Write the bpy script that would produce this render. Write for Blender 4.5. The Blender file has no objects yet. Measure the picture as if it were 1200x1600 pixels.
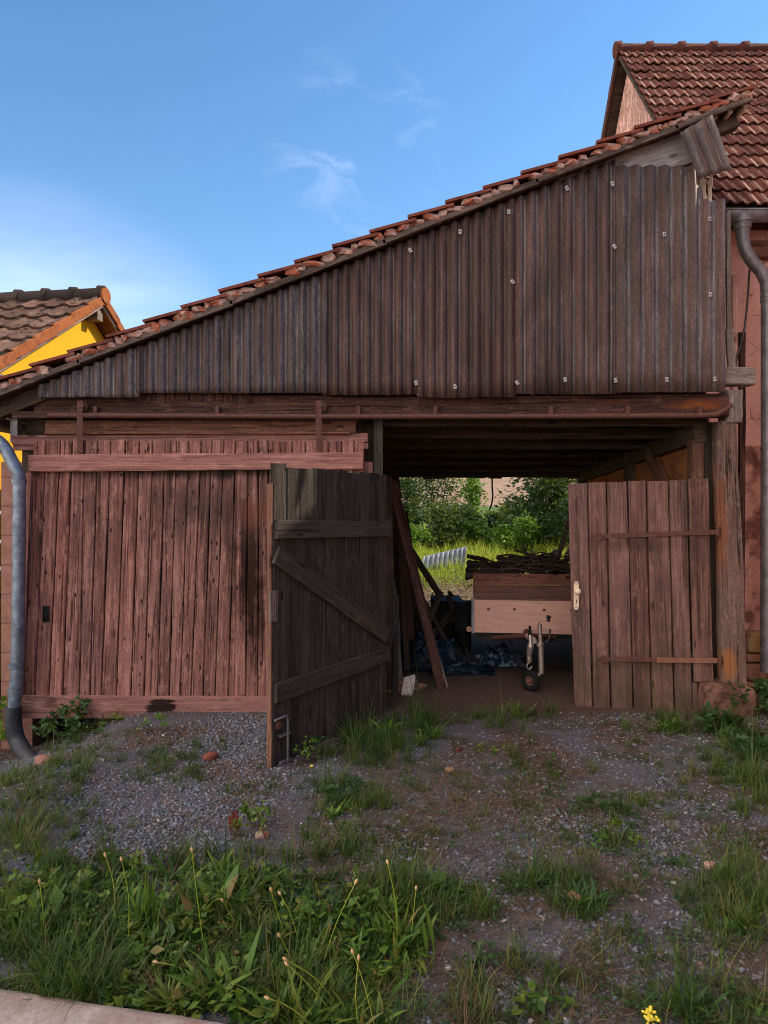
import bpy, bmesh, math, random
import numpy as np
from mathutils import Vector, noise as mn

random.seed(7); RNG = np.random.default_rng(7)
sc = bpy.context.scene
COL = sc.collection
F, CZ = 1100.0, 1.64                       # focal length in photo pixels, eye height
def P(u, v, d): return Vector(((u-600)/F*d, d, CZ-(v-800)/F*d))
def G(u, v):                               # point of the level yard seen at (u, v)
    d = CZ*F/(v-800); return ((u-600)/F*d, d)
SUN_EL = math.radians(38.0); SUN_AZ = math.radians(13.0)   # azimuth measured from +X towards +Y
SUN = Vector((math.cos(SUN_EL)*math.cos(SUN_AZ), math.cos(SUN_EL)*math.sin(SUN_AZ), math.sin(SUN_EL)))

# ------------------------------------------------------------------ object helpers
WORLD = {}; TURN = None; LATER = []
def empty(name, loc, label=None, cat=None, group=None):
    o = bpy.data.objects.new(name, None); COL.objects.link(o)
    o.location = loc; WORLD[o.name] = Vector(loc); o.empty_display_size = .2
    return tag(o, label, cat, group)
def tag(o, label=None, cat=None, group=None, kind=None):
    if label: o['label'] = label
    if cat: o['category'] = cat
    if group: o['group'] = group
    if kind: o['kind'] = kind
    return o

class MB:
    """collects vertices and faces with a grain coordinate and a random tint per vertex"""
    def __init__(s): s.v=[]; s.f=[]; s.g=[]; s.r=[]; s.m=[]; s.sm=[]
    def add(s, vs, fs, gs=None, r=0.5, m=0, smooth=False):
        o=len(s.v); s.v += [tuple(v) for v in vs]
        s.g += [tuple(g) for g in gs] if gs is not None else [tuple(v) for v in vs]
        s.r += [r]*len(vs) if not hasattr(r,'__len__') else list(r)
        s.f += [tuple(i+o for i in f) for f in fs]; s.m += [m]*len(fs); s.sm += [smooth]*len(fs)
    def build(s, name, mats, parent=None, origin='base'):
        V=np.array(s.v,dtype=np.float64)
        if TURN is not None:
            (px,py),an=TURN; x,y=V[:,0]-px,V[:,1]-py; V[:,0]=px+x*math.cos(an)-y*math.sin(an); V[:,1]=py+x*math.sin(an)+y*math.cos(an)
        lo,hi=V.min(0),V.max(0); c=(lo+hi)/2
        if origin=='base': c[2]=lo[2]
        me=bpy.data.meshes.new(name)
        me.from_pydata([tuple(p) for p in (V-c)],[],s.f); 
        for mt in (mats if isinstance(mats,(list,tuple)) else [mats]): me.materials.append(mt)
        me.polygons.foreach_set('material_index', s.m); me.polygons.foreach_set('use_smooth', s.sm)
        a=me.attributes.new('gco','FLOAT_VECTOR','POINT'); a.data.foreach_set('vector', np.array(s.g,dtype=np.float32).ravel())
        a=me.attributes.new('rnd','FLOAT','POINT'); a.data.foreach_set('value', np.array(s.r,dtype=np.float32))
        me.update()
        return link(name, me, c, parent)
def link(name, me, c, parent=None):
    o=bpy.data.objects.new(name, me); COL.objects.link(o); c=Vector(c); WORLD[o.name]=c
    if parent is not None:
        o.parent=parent; o.location=c-WORLD[parent.name]
    else: o.location=c
    return o
def npmesh(name, V, loops, starts, rnd, mat, parent=None, smooth=False, c=None):
    me=bpy.data.meshes.new(name)
    if c is None:
        c=(V.min(0)+V.max(0))/2; c[2]=V[:,2].min()
    V=V-c
    me.vertices.add(len(V)); me.vertices.foreach_set('co', V.astype(np.float32).ravel())
    me.loops.add(len(loops)); me.loops.foreach_set('vertex_index', loops.astype(np.int32))
    me.polygons.add(len(starts)); me.polygons.foreach_set('loop_start', starts.astype(np.int32))
    me.update(calc_edges=True); me.validate()
    a=me.attributes.new('rnd','FLOAT','POINT'); a.data.foreach_set('value', rnd.astype(np.float32))
    if smooth: me.polygons.foreach_set('use_smooth', np.ones(len(me.polygons),dtype=bool))
    me.materials.append(mat)
    return link(name, me, c, parent)

def nrm(v): v=Vector(v); return v.normalized()
def plank(mb, a, b, wdir, w, t, w2=None, segs=7, jit=.0015, ch=.003, r=None, m=0, endj=.004, grain=True, bow=0.0):
    """board from a to b; wdir = width direction, thickness = axis x wdir"""
    a,b=Vector(a),Vector(b); ax=(b-a); L=ax.length; ax.normalize()
    wd=Vector(wdir); wd=(wd-ax*wd.dot(ax)).normalized(); td=ax.cross(wd)
    if w2 is None: w2=w
    if r is None: r=random.random()
    o1,o2,o3=random.random()*20,random.random()*20,random.random()*20
    vs=[];gs=[];fs=[]
    ejs=[[random.uniform(-endj,endj) for _ in range(8)] for _ in range(2)]
    for i in range(segs+1):
        t_=i/segs; ww=(w+(w2-w)*t_)/2; c=a+(b-a)*t_ + td*(bow*math.sin(math.pi*t_))
        jl,jr=random.uniform(-jit,jit),random.uniform(-jit,jit)
        h=t/2
        ring=[(-ww+jl,-h+ch),(-ww+ch+jl,-h),(ww-ch+jr,-h),(ww+jr,-h+ch),(ww+jr,h-ch),(ww-ch+jr,h),(-ww+ch+jl,h),(-ww+jl,h-ch)]
        for k,(x,y) in enumerate(ring):
            e=0
            if i==0: e=ejs[0][k]
            if i==segs: e=ejs[1][k]
            vs.append(c+wd*x+td*y+ax*e); gs.append((t_*L+o1, x+o2, y+o3))
    for i in range(segs):
        for k in range(8):
            k2=(k+1)%8; fs.append((i*8+k,i*8+k2,(i+1)*8+k2,(i+1)*8+k))
    fs.append(tuple(range(7,-1,-1))); fs.append(tuple(segs*8+k for k in range(8)))
    mb.add(vs,fs,gs,r,m)
def box(mb, c, d, r=.5, m=0, X=(1,0,0), Y=(0,1,0), Z=(0,0,1)):
    c=Vector(c);X,Y,Z=Vector(X),Vector(Y),Vector(Z)
    vs=[c+X*(sx*d[0]/2)+Y*(sy*d[1]/2)+Z*(sz*d[2]/2) for sx in(-1,1) for sy in(-1,1) for sz in(-1,1)]
    mb.add(vs,[(0,1,3,2),(4,6,7,5),(0,4,5,1),(2,3,7,6),(0,2,6,4),(1,5,7,3)],None,r,m)
def boxlh(mb, lo, hi, **k):
    lo,hi=Vector(lo),Vector(hi); box(mb,(lo+hi)/2,hi-lo,**k)
def tube(mb, pts, rad, n=12, r=.5, m=0, caps=True, smooth=True):
    pts=[Vector(p) for p in pts]
    if not hasattr(rad,'__len__'): rad=[rad]*len(pts)
    vs=[];gs=[];fs=[]; up=None; L=0
    for i,p in enumerate(pts):
        t=(pts[min(i+1,len(pts)-1)]-pts[max(i-1,0)]).normalized()
        if up is None: up=t.orthogonal().normalized()
        up=(up-t*up.dot(t)).normalized(); s=t.cross(up)
        if i: L+=(p-pts[i-1]).length
        for k in range(n):
            a=2*math.pi*k/n
            vs.append(p+(up*math.cos(a)+s*math.sin(a))*rad[i]); gs.append((L,k/n*.2,0))
    for i in range(len(pts)-1):
        for k in range(n):
            k2=(k+1)%n; fs.append((i*n+k,i*n+k2,(i+1)*n+k2,(i+1)*n+k))
    mb.add(vs,fs,gs,r,m,smooth)
    if caps:
        mb.add(vs[:n],[tuple(range(n-1,-1,-1))],gs[:n],r,m); mb.add(vs[-n:],[tuple(range(n))],gs[-n:],r,m)
def smoothpath(pts, k=6):
    pts=[Vector(p) for p in pts]; out=[]
    for i in range(len(pts)-1):
        p0=pts[max(i-1,0)];p1=pts[i];p2=pts[i+1];p3=pts[min(i+2,len(pts)-1)]
        for j in range(k):
            t=j/k
            out.append(.5*((2*p1)+(p2-p0)*t+(2*p0-5*p1+4*p2-p3)*t*t+(3*p1-p0-3*p2+p3)*t**3))
    return out+[pts[-1]]
def disc(mb, c, axis, r, t, n=16, rr=.5, m=0):
    ax=nrm(axis); tube(mb,[Vector(c)-ax*t/2,Vector(c)+ax*t/2],r,n,rr,m,smooth=False)
def ico(sub=1):
    bm=bmesh.new(); bmesh.ops.create_icosphere(bm,subdivisions=sub,radius=1)
    V=np.array([v.co[:] for v in bm.verts]); T=np.array([[v.index for v in f.verts] for f in bm.faces]); bm.free(); return V,T
ICO1=ico(1); ICO2=ico(2); ICO3=ico(3); ICO4=ico(4)
def rock(mb, c, d, seed, rough=.25, base=ICO2, r=None, m=0, flat=True, pw=.8):
    V,T=base; vs=[]; off=Vector((seed*3.1,seed*1.7,seed*2.3)); ang=seed*1.3
    for v in V:
        q=Vector(v); k=1+rough*mn.noise(q*1.1+off)+rough*.5*mn.noise(q*2.7+off)
        q=Vector((math.copysign(abs(q.x)**pw,q.x),math.copysign(abs(q.y)**pw,q.y),math.copysign(abs(q.z)**pw,q.z)))*k
        x=q.x*d[0]/2;y=q.y*d[1]/2
        if not flat: x,y=x*math.cos(ang)-y*math.sin(ang),x*math.sin(ang)+y*math.cos(ang)
        vs.append(Vector(c)+Vector((x,y,q.z*d[2]/2)))
    mb.add(vs,[tuple(t) for t in T],None,random.random() if r is None else r,m)

# ------------------------------------------------------------------ material helpers
class N:
    def __init__(s, name):
        s.mat=bpy.data.materials.new(name); s.mat.use_nodes=True; s.t=s.mat.node_tree; s.t.nodes.clear()
        s.out=s.n('ShaderNodeOutputMaterial'); s.b=s.n('ShaderNodeBsdfPrincipled'); s.l(s.b.outputs[0],s.out.inputs[0])
    def n(s, ty, ins=None, **kw):
        nd=s.t.nodes.new(ty)
        for k,v in kw.items(): setattr(nd,k,v)
        for k,v in (ins or {}).items(): s.set(nd.inputs[k],v)
        return nd
    def l(s,a,b): s.t.links.new(a,b)
    def set(s,sock,v):
        if isinstance(v,bpy.types.NodeSocket): s.l(v,sock)
        else:
            if hasattr(sock.default_value,'__len__') and len(sock.default_value)==4 and len(v)==3: v=(*v,1)
            sock.default_value=v
    def attr(s,name): return s.n('ShaderNodeAttribute',attribute_name=name)
    def gco(s): return s.attr('gco').outputs['Vector']
    def rnd(s): return s.attr('rnd').outputs['Fac']
    def pos(s): return s.n('ShaderNodeNewGeometry').outputs['Position']
    def mul(s,vec,xyz): return s.n('ShaderNodeVectorMath',{0:vec,1:xyz},operation='MULTIPLY').outputs[0]
    def noise(s,vec,scale=1.,detail=4.,rough=.55,dist=0.): return s.n('ShaderNodeTexNoise',{'Vector':vec,'Scale':scale,'Detail':detail,'Roughness':rough,'Distortion':dist}).outputs['Fac']
    def vor(s,vec,scale=1.,feature='F1',rand=1.): return s.n('ShaderNodeTexVoronoi',{'Vector':vec,'Scale':scale,'Randomness':rand},feature=feature)
    def ramp(s,fac,*stops,interp='LINEAR'):
        nd=s.n('ShaderNodeValToRGB',{'Fac':fac}); cr=nd.color_ramp; cr.interpolation=interp
        while len(cr.elements)<len(stops): cr.elements.new(.5)
        for e,(p,c) in zip(cr.elements,stops):
            e.position=p; e.color=(c,c,c,1) if not hasattr(c,'__len__') else (*c,1)
        return nd.outputs[0]
    def mix(s,f,a,b,mode='MIX'):
        nd=s.n('ShaderNodeMix',data_type='RGBA',blend_type=mode)
        s.set(nd.inputs[0],f); s.set(nd.inputs[6],a); s.set(nd.inputs[7],b); return nd.outputs[2]
    def math(s,op,a,b=0.,c=None,clamp=False):
        nd=s.n('ShaderNodeMath',operation=op,use_clamp=clamp); s.set(nd.inputs[0],a); s.set(nd.inputs[1],b)
        if c is not None: s.set(nd.inputs[2],c)
        return nd.outputs[0]
    def mr(s,v,a,b,c=0.,d=1.):
        return s.n('ShaderNodeMapRange',{0:v,1:a,2:b,3:c,4:d}).outputs[0]
    def sep(s,v): return s.n('ShaderNodeSeparateXYZ',{0:v}).outputs
    def bump(s,h,strength=.4,dist=.01):
        b=s.n('ShaderNodeBump',{'Height':h,'Strength':strength,'Distance':dist}); s.l(b.outputs[0],s.b.inputs['Normal'])
    def fin(s,color,rough=.85,metal=0.,spec=.3):
        s.set(s.b.inputs['Base Color'],color); s.set(s.b.inputs['Roughness'],rough); s.set(s.b.inputs['Metallic'],metal); s.set(s.b.inputs['Specular IOR Level'],spec); return s.mat

def wood(name, light, mid, dark, grain=1., crack=.5, *pos_, tv=1., **kw_):
    return wood_(name,light,mid,dark,grain,crack,*pos_,tv=tv,**kw_)
def wood_(name, light, mid, dark, grain=1., crack=.5, holes=.0, stain=.3, bump=.5, moss=None, blotches=(), tv=1.):
    w=N(name); g=w.gco()
    fine=w.noise(w.mul(g,(2.2*grain,90*grain,60*grain)),1,5,.6,.3)
    wide=w.noise(w.mul(g,(.9*grain,22*grain,16*grain)),1,4,.55,.6)
    low=w.noise(w.mul(g,(1.1,6,6)),1,3,.5)
    f=w.math('ADD',w.math('MULTIPLY',fine,.55),w.math('MULTIPLY',wide,.45))
    col=w.ramp(f,(.33,dark),(.47,mid),(.62,light))
    # tint of the individual board
    tint=w.mr(w.rnd(),0,1,1-.28*tv,1+.22*tv)
    col=w.mix(1,col,w.n('ShaderNodeCombineColor',{0:tint,1:tint,2:tint}).outputs[0],'MULTIPLY')
    col=w.mix(w.math('MULTIPLY',w.ramp(low,(.45,0.),(.68,1.)),stain),col,tuple(c*.5 for c in dark))
    hue=w.math('FRACT',w.math('MULTIPLY',w.rnd(),7.3)); avg=tuple(sum(mid)/3*k for k in (1.08,.98,.92)); col=w.mix(w.math('MULTIPLY',w.math('MULTIPLY',hue,tv),.24),col,avg)
    # open cracks along the grain
    ck=w.ramp(w.noise(w.mul(g,(1.3*grain,55*grain,30*grain)),1,3,.5,.2),(.35,1.),(.41,0.))
    col=w.mix(w.math('MULTIPLY',ck,crack),col,tuple(c*.25 for c in dark))
    # weathered speckle, fine dark flecks drawn out along the grain
    fl=w.noise(w.mul(g,(28*grain,170*grain,120*grain)),1,4,.7); col=w.mix(w.math('MULTIPLY',w.ramp(fl,(.54,0.),(.66,1.)),crack*.75),col,tuple(c*.45 for c in dark))
    pl=w.noise(w.mul(g,(14*grain,60*grain,50*grain)),1,5,.75,.8); col=w.mix(w.math('MULTIPLY',w.ramp(pl,(.56,0.),(.70,1.)),.38),col,tuple(min(1,c*1.35) for c in light))
    sp2=w.noise(w.mul(g,(45,150,100)),1,3,.8); col=w.mix(w.math('MULTIPLY',w.ramp(sp2,(.50,0.),(.60,1.)),.40*min(1,crack+.2)),col,tuple(c*.5 for c in dark))
    sp3=w.noise(w.mul(g,(6,20,20)),1,6,.75); col=w.mix(w.math('MULTIPLY',w.ramp(sp3,(.54,0.),(.64,1.)),.45),col,tuple(min(1,c*1.25+.02) for c in light))
    # knots
    kv=w.vor(w.mul(g,(2.6,9,9)),1).outputs['Distance']
    kn=w.ramp(kv,(.07,1.),(.14,0.)); col=w.mix(w.math('MULTIPLY',kn,.75),col,tuple(c*.3 for c in dark))
    h=w.math('SUBTRACT',f,w.math('MULTIPLY',ck,.6))
    if holes:
        hv=w.vor(w.mul(g,(9,26,26)),1); sel=w.ramp(w.sep(hv.outputs['Color'])[0],(.62,0.),(.64,1.))
        pocket=w.math('MULTIPLY',w.ramp(hv.outputs['Distance'],(.10,1.),(.22,0.)),sel)
        col=w.mix(w.math('MULTIPLY',pocket,holes),col,tuple(c*.12 for c in dark)); h=w.math('SUBTRACT',h,pocket)
    p=w.pos()
    for (cx,cz,rx,rz,c2,amt,soft) in blotches:          # stains with a place of their own on the board
        s=w.sep(p); dx=w.math('DIVIDE',w.math('SUBTRACT',s[0],cx),rx); dz=w.math('DIVIDE',w.math('SUBTRACT',s[2],cz),rz)
        d=w.math('SQRT',w.math('ADD',w.math('MULTIPLY',dx,dx),w.math('MULTIPLY',dz,dz)))
        d=w.math('ADD',d,w.math('MULTIPLY',w.math('SUBTRACT',wide,.5),1.6)); d=w.math('ADD',d,w.math('MULTIPLY',w.math('SUBTRACT',w.noise(p,9,4),.5),1.2))
        col=w.mix(w.math('MULTIPLY',w.ramp(d,(1-soft,1.),(1.0,0.)),amt),col,c2)
    if moss:
        s=w.sep(p); mk=w.math('MULTIPLY',w.mr(s[2],moss[1],moss[0]),w.mr(w.noise(p,6,4),.3,.6)); col=w.mix(w.math('MULTIPLY',mk,.7),col,moss[2])
    w.bump(h,bump,.006)
    return w.fin(col,.9,0,.15)

# timber colours (bare albedo)
PINK_D=(.060,.026,.020); PINK_M=(.235,.095,.073); PINK_L=(.40,.19,.15)
Xw=lambda u,d: (u-600)/F*d
Zw=lambda v,d: CZ-(v-800)/F*d
M={}
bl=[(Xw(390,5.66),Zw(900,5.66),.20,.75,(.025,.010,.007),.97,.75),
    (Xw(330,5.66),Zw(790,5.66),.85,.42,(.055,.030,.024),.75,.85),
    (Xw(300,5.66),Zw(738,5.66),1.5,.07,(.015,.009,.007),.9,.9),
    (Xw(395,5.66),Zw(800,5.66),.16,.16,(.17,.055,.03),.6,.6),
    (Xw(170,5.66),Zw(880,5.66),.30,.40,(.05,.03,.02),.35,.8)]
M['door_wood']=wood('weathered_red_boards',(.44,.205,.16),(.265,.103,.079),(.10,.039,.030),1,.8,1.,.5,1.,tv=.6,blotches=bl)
M['rail_wood']=wood('pinkish_rail_timber',(.42,.19,.148),(.28,.11,.086),(.12,.046,.037),1,.3,.15,.15,.4,
    blotches=[(Xw(248,5.6),Zw(1105,5.6),.125,.075,(.012,.006,.005),.95,.25),(Xw(80,5.6),Zw(1098,5.6),.08,.05,(.05,.03,.02),.7,.5)])
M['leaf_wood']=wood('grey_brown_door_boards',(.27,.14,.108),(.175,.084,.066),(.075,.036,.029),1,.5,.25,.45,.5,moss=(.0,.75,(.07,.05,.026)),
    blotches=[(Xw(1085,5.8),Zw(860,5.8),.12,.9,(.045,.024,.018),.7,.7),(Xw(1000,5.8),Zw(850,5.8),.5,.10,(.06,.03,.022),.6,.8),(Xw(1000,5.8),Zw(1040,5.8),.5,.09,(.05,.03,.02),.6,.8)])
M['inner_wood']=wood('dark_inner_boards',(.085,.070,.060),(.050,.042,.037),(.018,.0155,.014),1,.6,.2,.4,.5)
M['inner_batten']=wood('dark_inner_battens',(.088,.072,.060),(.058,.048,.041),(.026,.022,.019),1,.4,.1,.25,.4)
M['old_beam']=wood('dark_red_beam',(.16,.07,.05),(.085,.035,.027),(.028,.013,.011),.8,.8,.3,.5,.7,
    blotches=[(Xw(1090,5.7),Zw(632,5.7),.26,.06,(.26,.075,.022),.8,.9),(Xw(940,5.7),Zw(628,5.7),.4,.03,(.16,.055,.02),.5,.9)])
M['rust_plank']=wood('orange_brown_plank',(.26,.12,.07),(.16,.065,.040),(.06,.026,.019),.8,.6,.2,.3,.5)
M['grey_wood']=wood('bare_grey_timber',(.36,.28,.24),(.22,.165,.14),(.09,.065,.055),.8,.8,.2,.3,.6)
M['post_wood']=wood('cracked_post_timber',(.27,.16,.12),(.17,.095,.072),(.055,.03,.024),.7,.95,.15,.45,.9,
    blotches=[(Xw(1128,5.75),Zw(820,5.75),.07,.55,(.23,.07,.03),.7,.7),(Xw(1138,5.75),Zw(1035,5.75),.09,.14,(.35,.13,.04),.7,.6)])
M['dark_timber']=wood('roof_timber',(.12,.08,.055),(.075,.048,.034),(.03,.02,.015),.8,.6,0,.4,.5)
M['verge_wood']=wood('verge_board',(.22,.15,.12),(.12,.08,.064),(.05,.033,.027),.8,.5,.1,.4,.5)
M['grey_board']=wood('silver_grey_plank',(.42,.37,.36),(.30,.26,.26),(.16,.135,.13),.8,.4,.1,.2,.4)
M['trailer_plank']=wood('trailer_brown_plank',(.26,.11,.07),(.19,.075,.05),(.09,.036,.026),.7,.3,0,.3,.3)
M['sunlit_splinter']=wood('sunlit_split_wood',(.62,.50,.36),(.50,.38,.26),(.25,.17,.11),.8,.5,0,.1,.7)  # pale split wood with a sunlit tone painted into its colour
M['stick']=wood('dead_bark',(.10,.06,.045),(.06,.036,.028),(.025,.016,.013),1,.4,0,.3,.8)

def corrugated():
    w=N('weathered_corrugated_sheet'); g=w.gco(); s=w.sep(g)          # g = (x, z, rib phase shifted to one flank)
    xz=w.n('ShaderNodeCombineXYZ',{0:s[0],1:s[1]}).outputs[0]
    st=w.math('ADD',w.math('MULTIPLY',w.noise(w.mul(xz,(60,2.2,1)),1,5,.7,.5),.5),w.math('MULTIPLY',w.noise(w.mul(xz,(75,22,1)),1,6,.78,.6),.5)); sp=w.noise(w.mul(xz,(1,1,1)),70,4,.7); lo=w.noise(w.mul(xz,(5,1.4,1)),1,4,.6)
    grey=w.ramp(st,(.36,(.048,.040,.040)),(.48,(.128,.110,.110)),(.60,(.32,.285,.285)))
    rust=w.ramp(w.math('ADD',w.math('MULTIPLY',sp,.35),w.math('MULTIPLY',st,.65)),(.38,(.032,.017,.014)),(.50,(.082,.041,.033)),(.62,(.18,.092,.07)))
    f=w.math('ADD',w.math('MULTIPLY',w.math('ABSOLUTE',w.math('ADD',s[2],.45)),.30),w.math('ADD',w.math('MULTIPLY',st,.9),w.math('MULTIPLY',lo,.55)))  # grey flank stripe is a highlight painted into the colour, beside real rust
    f=w.math('ADD',f,w.math('MULTIPLY',w.math('SUBTRACT',w.rnd(),.5),.75))
    col=w.mix(w.ramp(f,(.74,0.),(1.16,1.)),grey,rust)
    pits=w.vor(w.mul(xz,(1,.6,1)),75); pk=w.math('MULTIPLY',w.ramp(pits.outputs['Distance'],(.12,1.),(.30,0.)),w.ramp(w.sep(pits.outputs['Color'])[0],(.45,0.),(.5,1.)))
    run=w.math('MULTIPLY',w.ramp(w.noise(w.mul(xz,(16,.9,1)),1,3,.6,.6),(.56,0.),(.66,1.)),w.ramp(w.noise(xz,3.1,4,.7),(.42,0.),(.58,1.))); col=w.mix(w.math('MULTIPLY',run,.6),col,(.11,.045,.028))
    col=w.mix(w.math('MULTIPLY',pk,.85),col,(.03,.017,.014))
    li=w.ramp(w.noise(xz,120,3,.7),(.62,0.),(.74,1.)); col=w.mix(w.math('MULTIPLY',li,.28),col,(.24,.19,.18)); lo2=w.ramp(w.noise(w.mul(xz,(2.2,.8,1)),1,4,.6,.5),(.35,.55),(.65,1.15)); col=w.mix(1,col,lo2,'MULTIPLY')
    w.bump(w.math('ADD',sp,w.math('MULTIPLY',st,.4)),.35,.004)
    return w.fin(col,.72,.0,.35)
M['corrugated']=corrugated()
def cleaner_corrugated():
    w=N('grey_washed_corrugated_sheet'); p=w.pos()
    c=w.ramp(w.noise(w.mul(p,(20,20,2)),1,5,.6),(.35,(.13,.105,.10)),(.65,(.24,.21,.21)))
    w.bump(w.noise(p,70,3),.3,.003); return w.fin(c,.7,0,.35)
M['garden_sheet']=(lambda w: w.fin(w.ramp(w.noise(w.pos(),6,4),(.3,(.13,.155,.19)),(.7,(.27,.31,.37))),.6))(N('pale_garden_sheet'))

def metal(name, a, b, rough=.5, metal_=.8, scale=25):
    w=N(name); p=w.pos(); f=w.noise(p,scale,5,.65); w.bump(w.noise(p,scale*4,3),.2,.002)
    return w.fin(w.ramp(f,(.35,a),(.65,b)),rough,metal_,.4)
M['zinc']=metal('dull_zinc',(.105,.125,.16),(.25,.285,.34),.42,.5,14)
M['zinc_old']=metal('old_zinc',(.15,.135,.145),(.27,.245,.26),.5,.4,12)
M['steel']=metal('steel_dark',(.05,.04,.04),(.12,.10,.10),.5,.6)
M['rusty']=metal('rusty_iron',(.075,.030,.022),(.15,.060,.042),.8,.2,40)
M['rusty_light']=metal('light_rust_iron',(.16,.065,.042),(.27,.12,.078),.8,.1,40)
M['chrome']=metal('worn_zinc_plated',(.35,.25,.21),(.6,.48,.42),.35,.7,40)
M['white_metal']=metal('white_painted_metal',(.75,.76,.78),(.82,.82,.84),.4,.0)
M['plate']=metal('bright_washer_plate',(.36,.32,.32),(.55,.51,.51),.5,.3)
def plain(name,c,rough=.6,spec=.4,var=.12,scale=14):
    w=N(name); f=w.noise(w.pos(),scale,4); 
    return w.fin(w.ramp(f,(.3,tuple(x*(1-var) for x in c)),(.7,tuple(min(1,x*(1+var)) for x in c))),rough,0,spec)
M['black']=plain('black_rubber',(.014,.014,.014),.85,.15,.3)
M['pipe_black']=plain('black_plastic_pipe',(.035,.036,.04),.6,.4,.5,9)
M['cream']=plain('cream_enamel',(.78,.60,.42),.45,.4)
M['panel']=(lambda w: w.fin(w.ramp(w.noise(w.mul(w.pos(),(3,3,40)),1,4,.6),(.3,(.56,.285,.205)),(.7,(.72,.40,.30))),.6,0,.3))(N('pale_trailer_panel'))
M['white_plastic']=plain('dirty_white_plastic',(.62,.52,.47),.5,.4,.2,30)
M['reflector']=plain('orange_white_lens',(.85,.45,.25),.3,.5)
M['black_paint']=plain('black_trailer_paint',(.016,.015,.015),.7,.25)
M['tarp']=(lambda w: (w.bump(w.noise(w.pos(),9,5,.6,.8),.9,.05), w.fin(w.ramp(w.noise(w.pos(),5,3),(.35,(.004,.008,.017)),(.7,(.010,.019,.036))),.28,0,.6))[1])(N('blue_plastic_tarp'))
M['tarp_glints']=(lambda w: (w.bump(w.noise(w.pos(),12,5,.6,.8),.9,.05), w.fin(w.ramp(w.noise(w.pos(),14,3),(.50,(.012,.028,.06)),(.66,(.30,.37,.46))),.2,0,.6))[1])(N('blue_plastic_glints'))  # pale patches paint white-blue highlights onto dark plastic

def plaster(name, main, light, patch, lo=.52, hi=.60, sc_=2.2, bmp=.5, spots=1.):
    w=N(name); p=w.pos()
    f=w.noise(p,sc_,6,.6); g=w.noise(p,24,5,.65)
    col=w.mix(w.ramp(g,(.3,0.),(.7,1.)),main,light)
    pk=w.ramp(w.math('ADD',f,w.math('MULTIPLY',w.math('SUBTRACT',g,.5),.25)),(lo,0.),(hi,1.))
    col=w.mix(w.math('MULTIPLY',pk,spots),col,patch)
    ck=w.ramp(w.vor(w.mul(p,(1,1,1.6)),3.2,'DISTANCE_TO_EDGE').outputs['Distance'],(.006,1.),(.02,0.))
    ck=w.math('MULTIPLY',w.math('MULTIPLY',ck,spots),w.ramp(f,(.45,0.),(.55,1.))); col=w.mix(w.math('MULTIPLY',ck,.6),col,tuple(c*.4 for c in patch))
    w.bump(w.math('SUBTRACT',g,w.math('MULTIPLY',pk,.6)),bmp,.01)
    return w.fin(col,.9,0,.2)
M['pink_plaster']=plaster('pink_flaking_plaster',(.62,.31,.25),(.72,.41,.345),(.26,.10,.07),.56,.62)
M['rough_render']=plaster('rough_brown_render',(.45,.21,.155),(.62,.33,.26),(.19,.082,.06),.45,.6,5,.9)
M['sandstone']=plaster('red_sandstone',(.27,.12,.075),(.36,.18,.115),(.15,.065,.045),.5,.65,6,.7)
M['base_sandstone']=plaster('brown_base_sandstone',(.17,.082,.054),(.25,.13,.09),(.09,.042,.03),.45,.6,6,.9)
M['sandstone_pale']=plaster('ochre_sandstone',(.30,.19,.09),(.40,.26,.13),(.26,.12,.08),.5,.65,6,.7)
M['gable_plaster']=(lambda w: (w.bump(w.ramp(w.noise(w.mul(w.pos(),(2,9,3)),2.2,5,.6),(.42,0.),(.55,1.)),.9,.03), w.fin(w.ramp(w.noise(w.mul(w.pos(),(2,9,3)),2.2,5,.6),(.34,(.30,.145,.11)),(.46,(.74,.42,.33))),.9,0,.2))[1])(N('rough_gable_plaster'))
M['yellow_plaster']=plaster('yellow_plaster',(.64,.34,.012),(.70,.39,.02),(.6,.31,.012),.8,.9,2,.3,0.)
M['pillar_block']=(lambda w: (lambda br: (w.bump(br,.4,.01), w.fin(w.mix(br,(.23,.105,.08),w.ramp(w.noise(w.pos(),14,5),(.3,(.25,.115,.085)),(.7,(.38,.19,.145)))),.9,0,.2))[1])(w.ramp(w.math('FRACT',w.math('DIVIDE',w.sep(w.pos())[2],.24)),(.02,0.),(.05,1.))))(N('concrete_block_pillar'))
M['pillar_grey']=plaster('grey_rubble',(.16,.125,.11),(.25,.21,.19),(.09,.065,.055),.5,.65,9,.6)
M['infill']=plaster('orange_clay_infill',(.30,.10,.035),(.38,.145,.055),(.17,.06,.025),.5,.65,3,.5)

def tiles(name, a, b, lichen_sun, lam, dark, dam):
    w=N(name); p=w.pos(); r=w.rnd()
    col=w.mix(r,a,b)
    f=w.noise(p,11,5,.65); col=w.mix(w.math('MULTIPLY',w.ramp(f,(.5,0.),(.66,1.)),dam),col,dark)
    l=w.noise(p,6,6,.7); lk=w.ramp(l,(.52,0.),(.64,1.))
    if lam>=1:                                                 # sun streaks painted pale along the broad pans of these tiles
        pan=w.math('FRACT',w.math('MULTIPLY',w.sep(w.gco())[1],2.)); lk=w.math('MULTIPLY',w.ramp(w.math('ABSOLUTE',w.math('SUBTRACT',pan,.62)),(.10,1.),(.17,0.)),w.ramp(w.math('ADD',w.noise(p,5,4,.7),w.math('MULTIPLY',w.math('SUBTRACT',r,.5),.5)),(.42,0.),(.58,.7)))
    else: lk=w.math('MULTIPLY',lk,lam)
    col=w.mix(lk,col,lichen_sun)
    w.bump(w.noise(p,60,4,.7),.35,.004)
    return w.fin(col,.92,0,.1)
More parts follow.
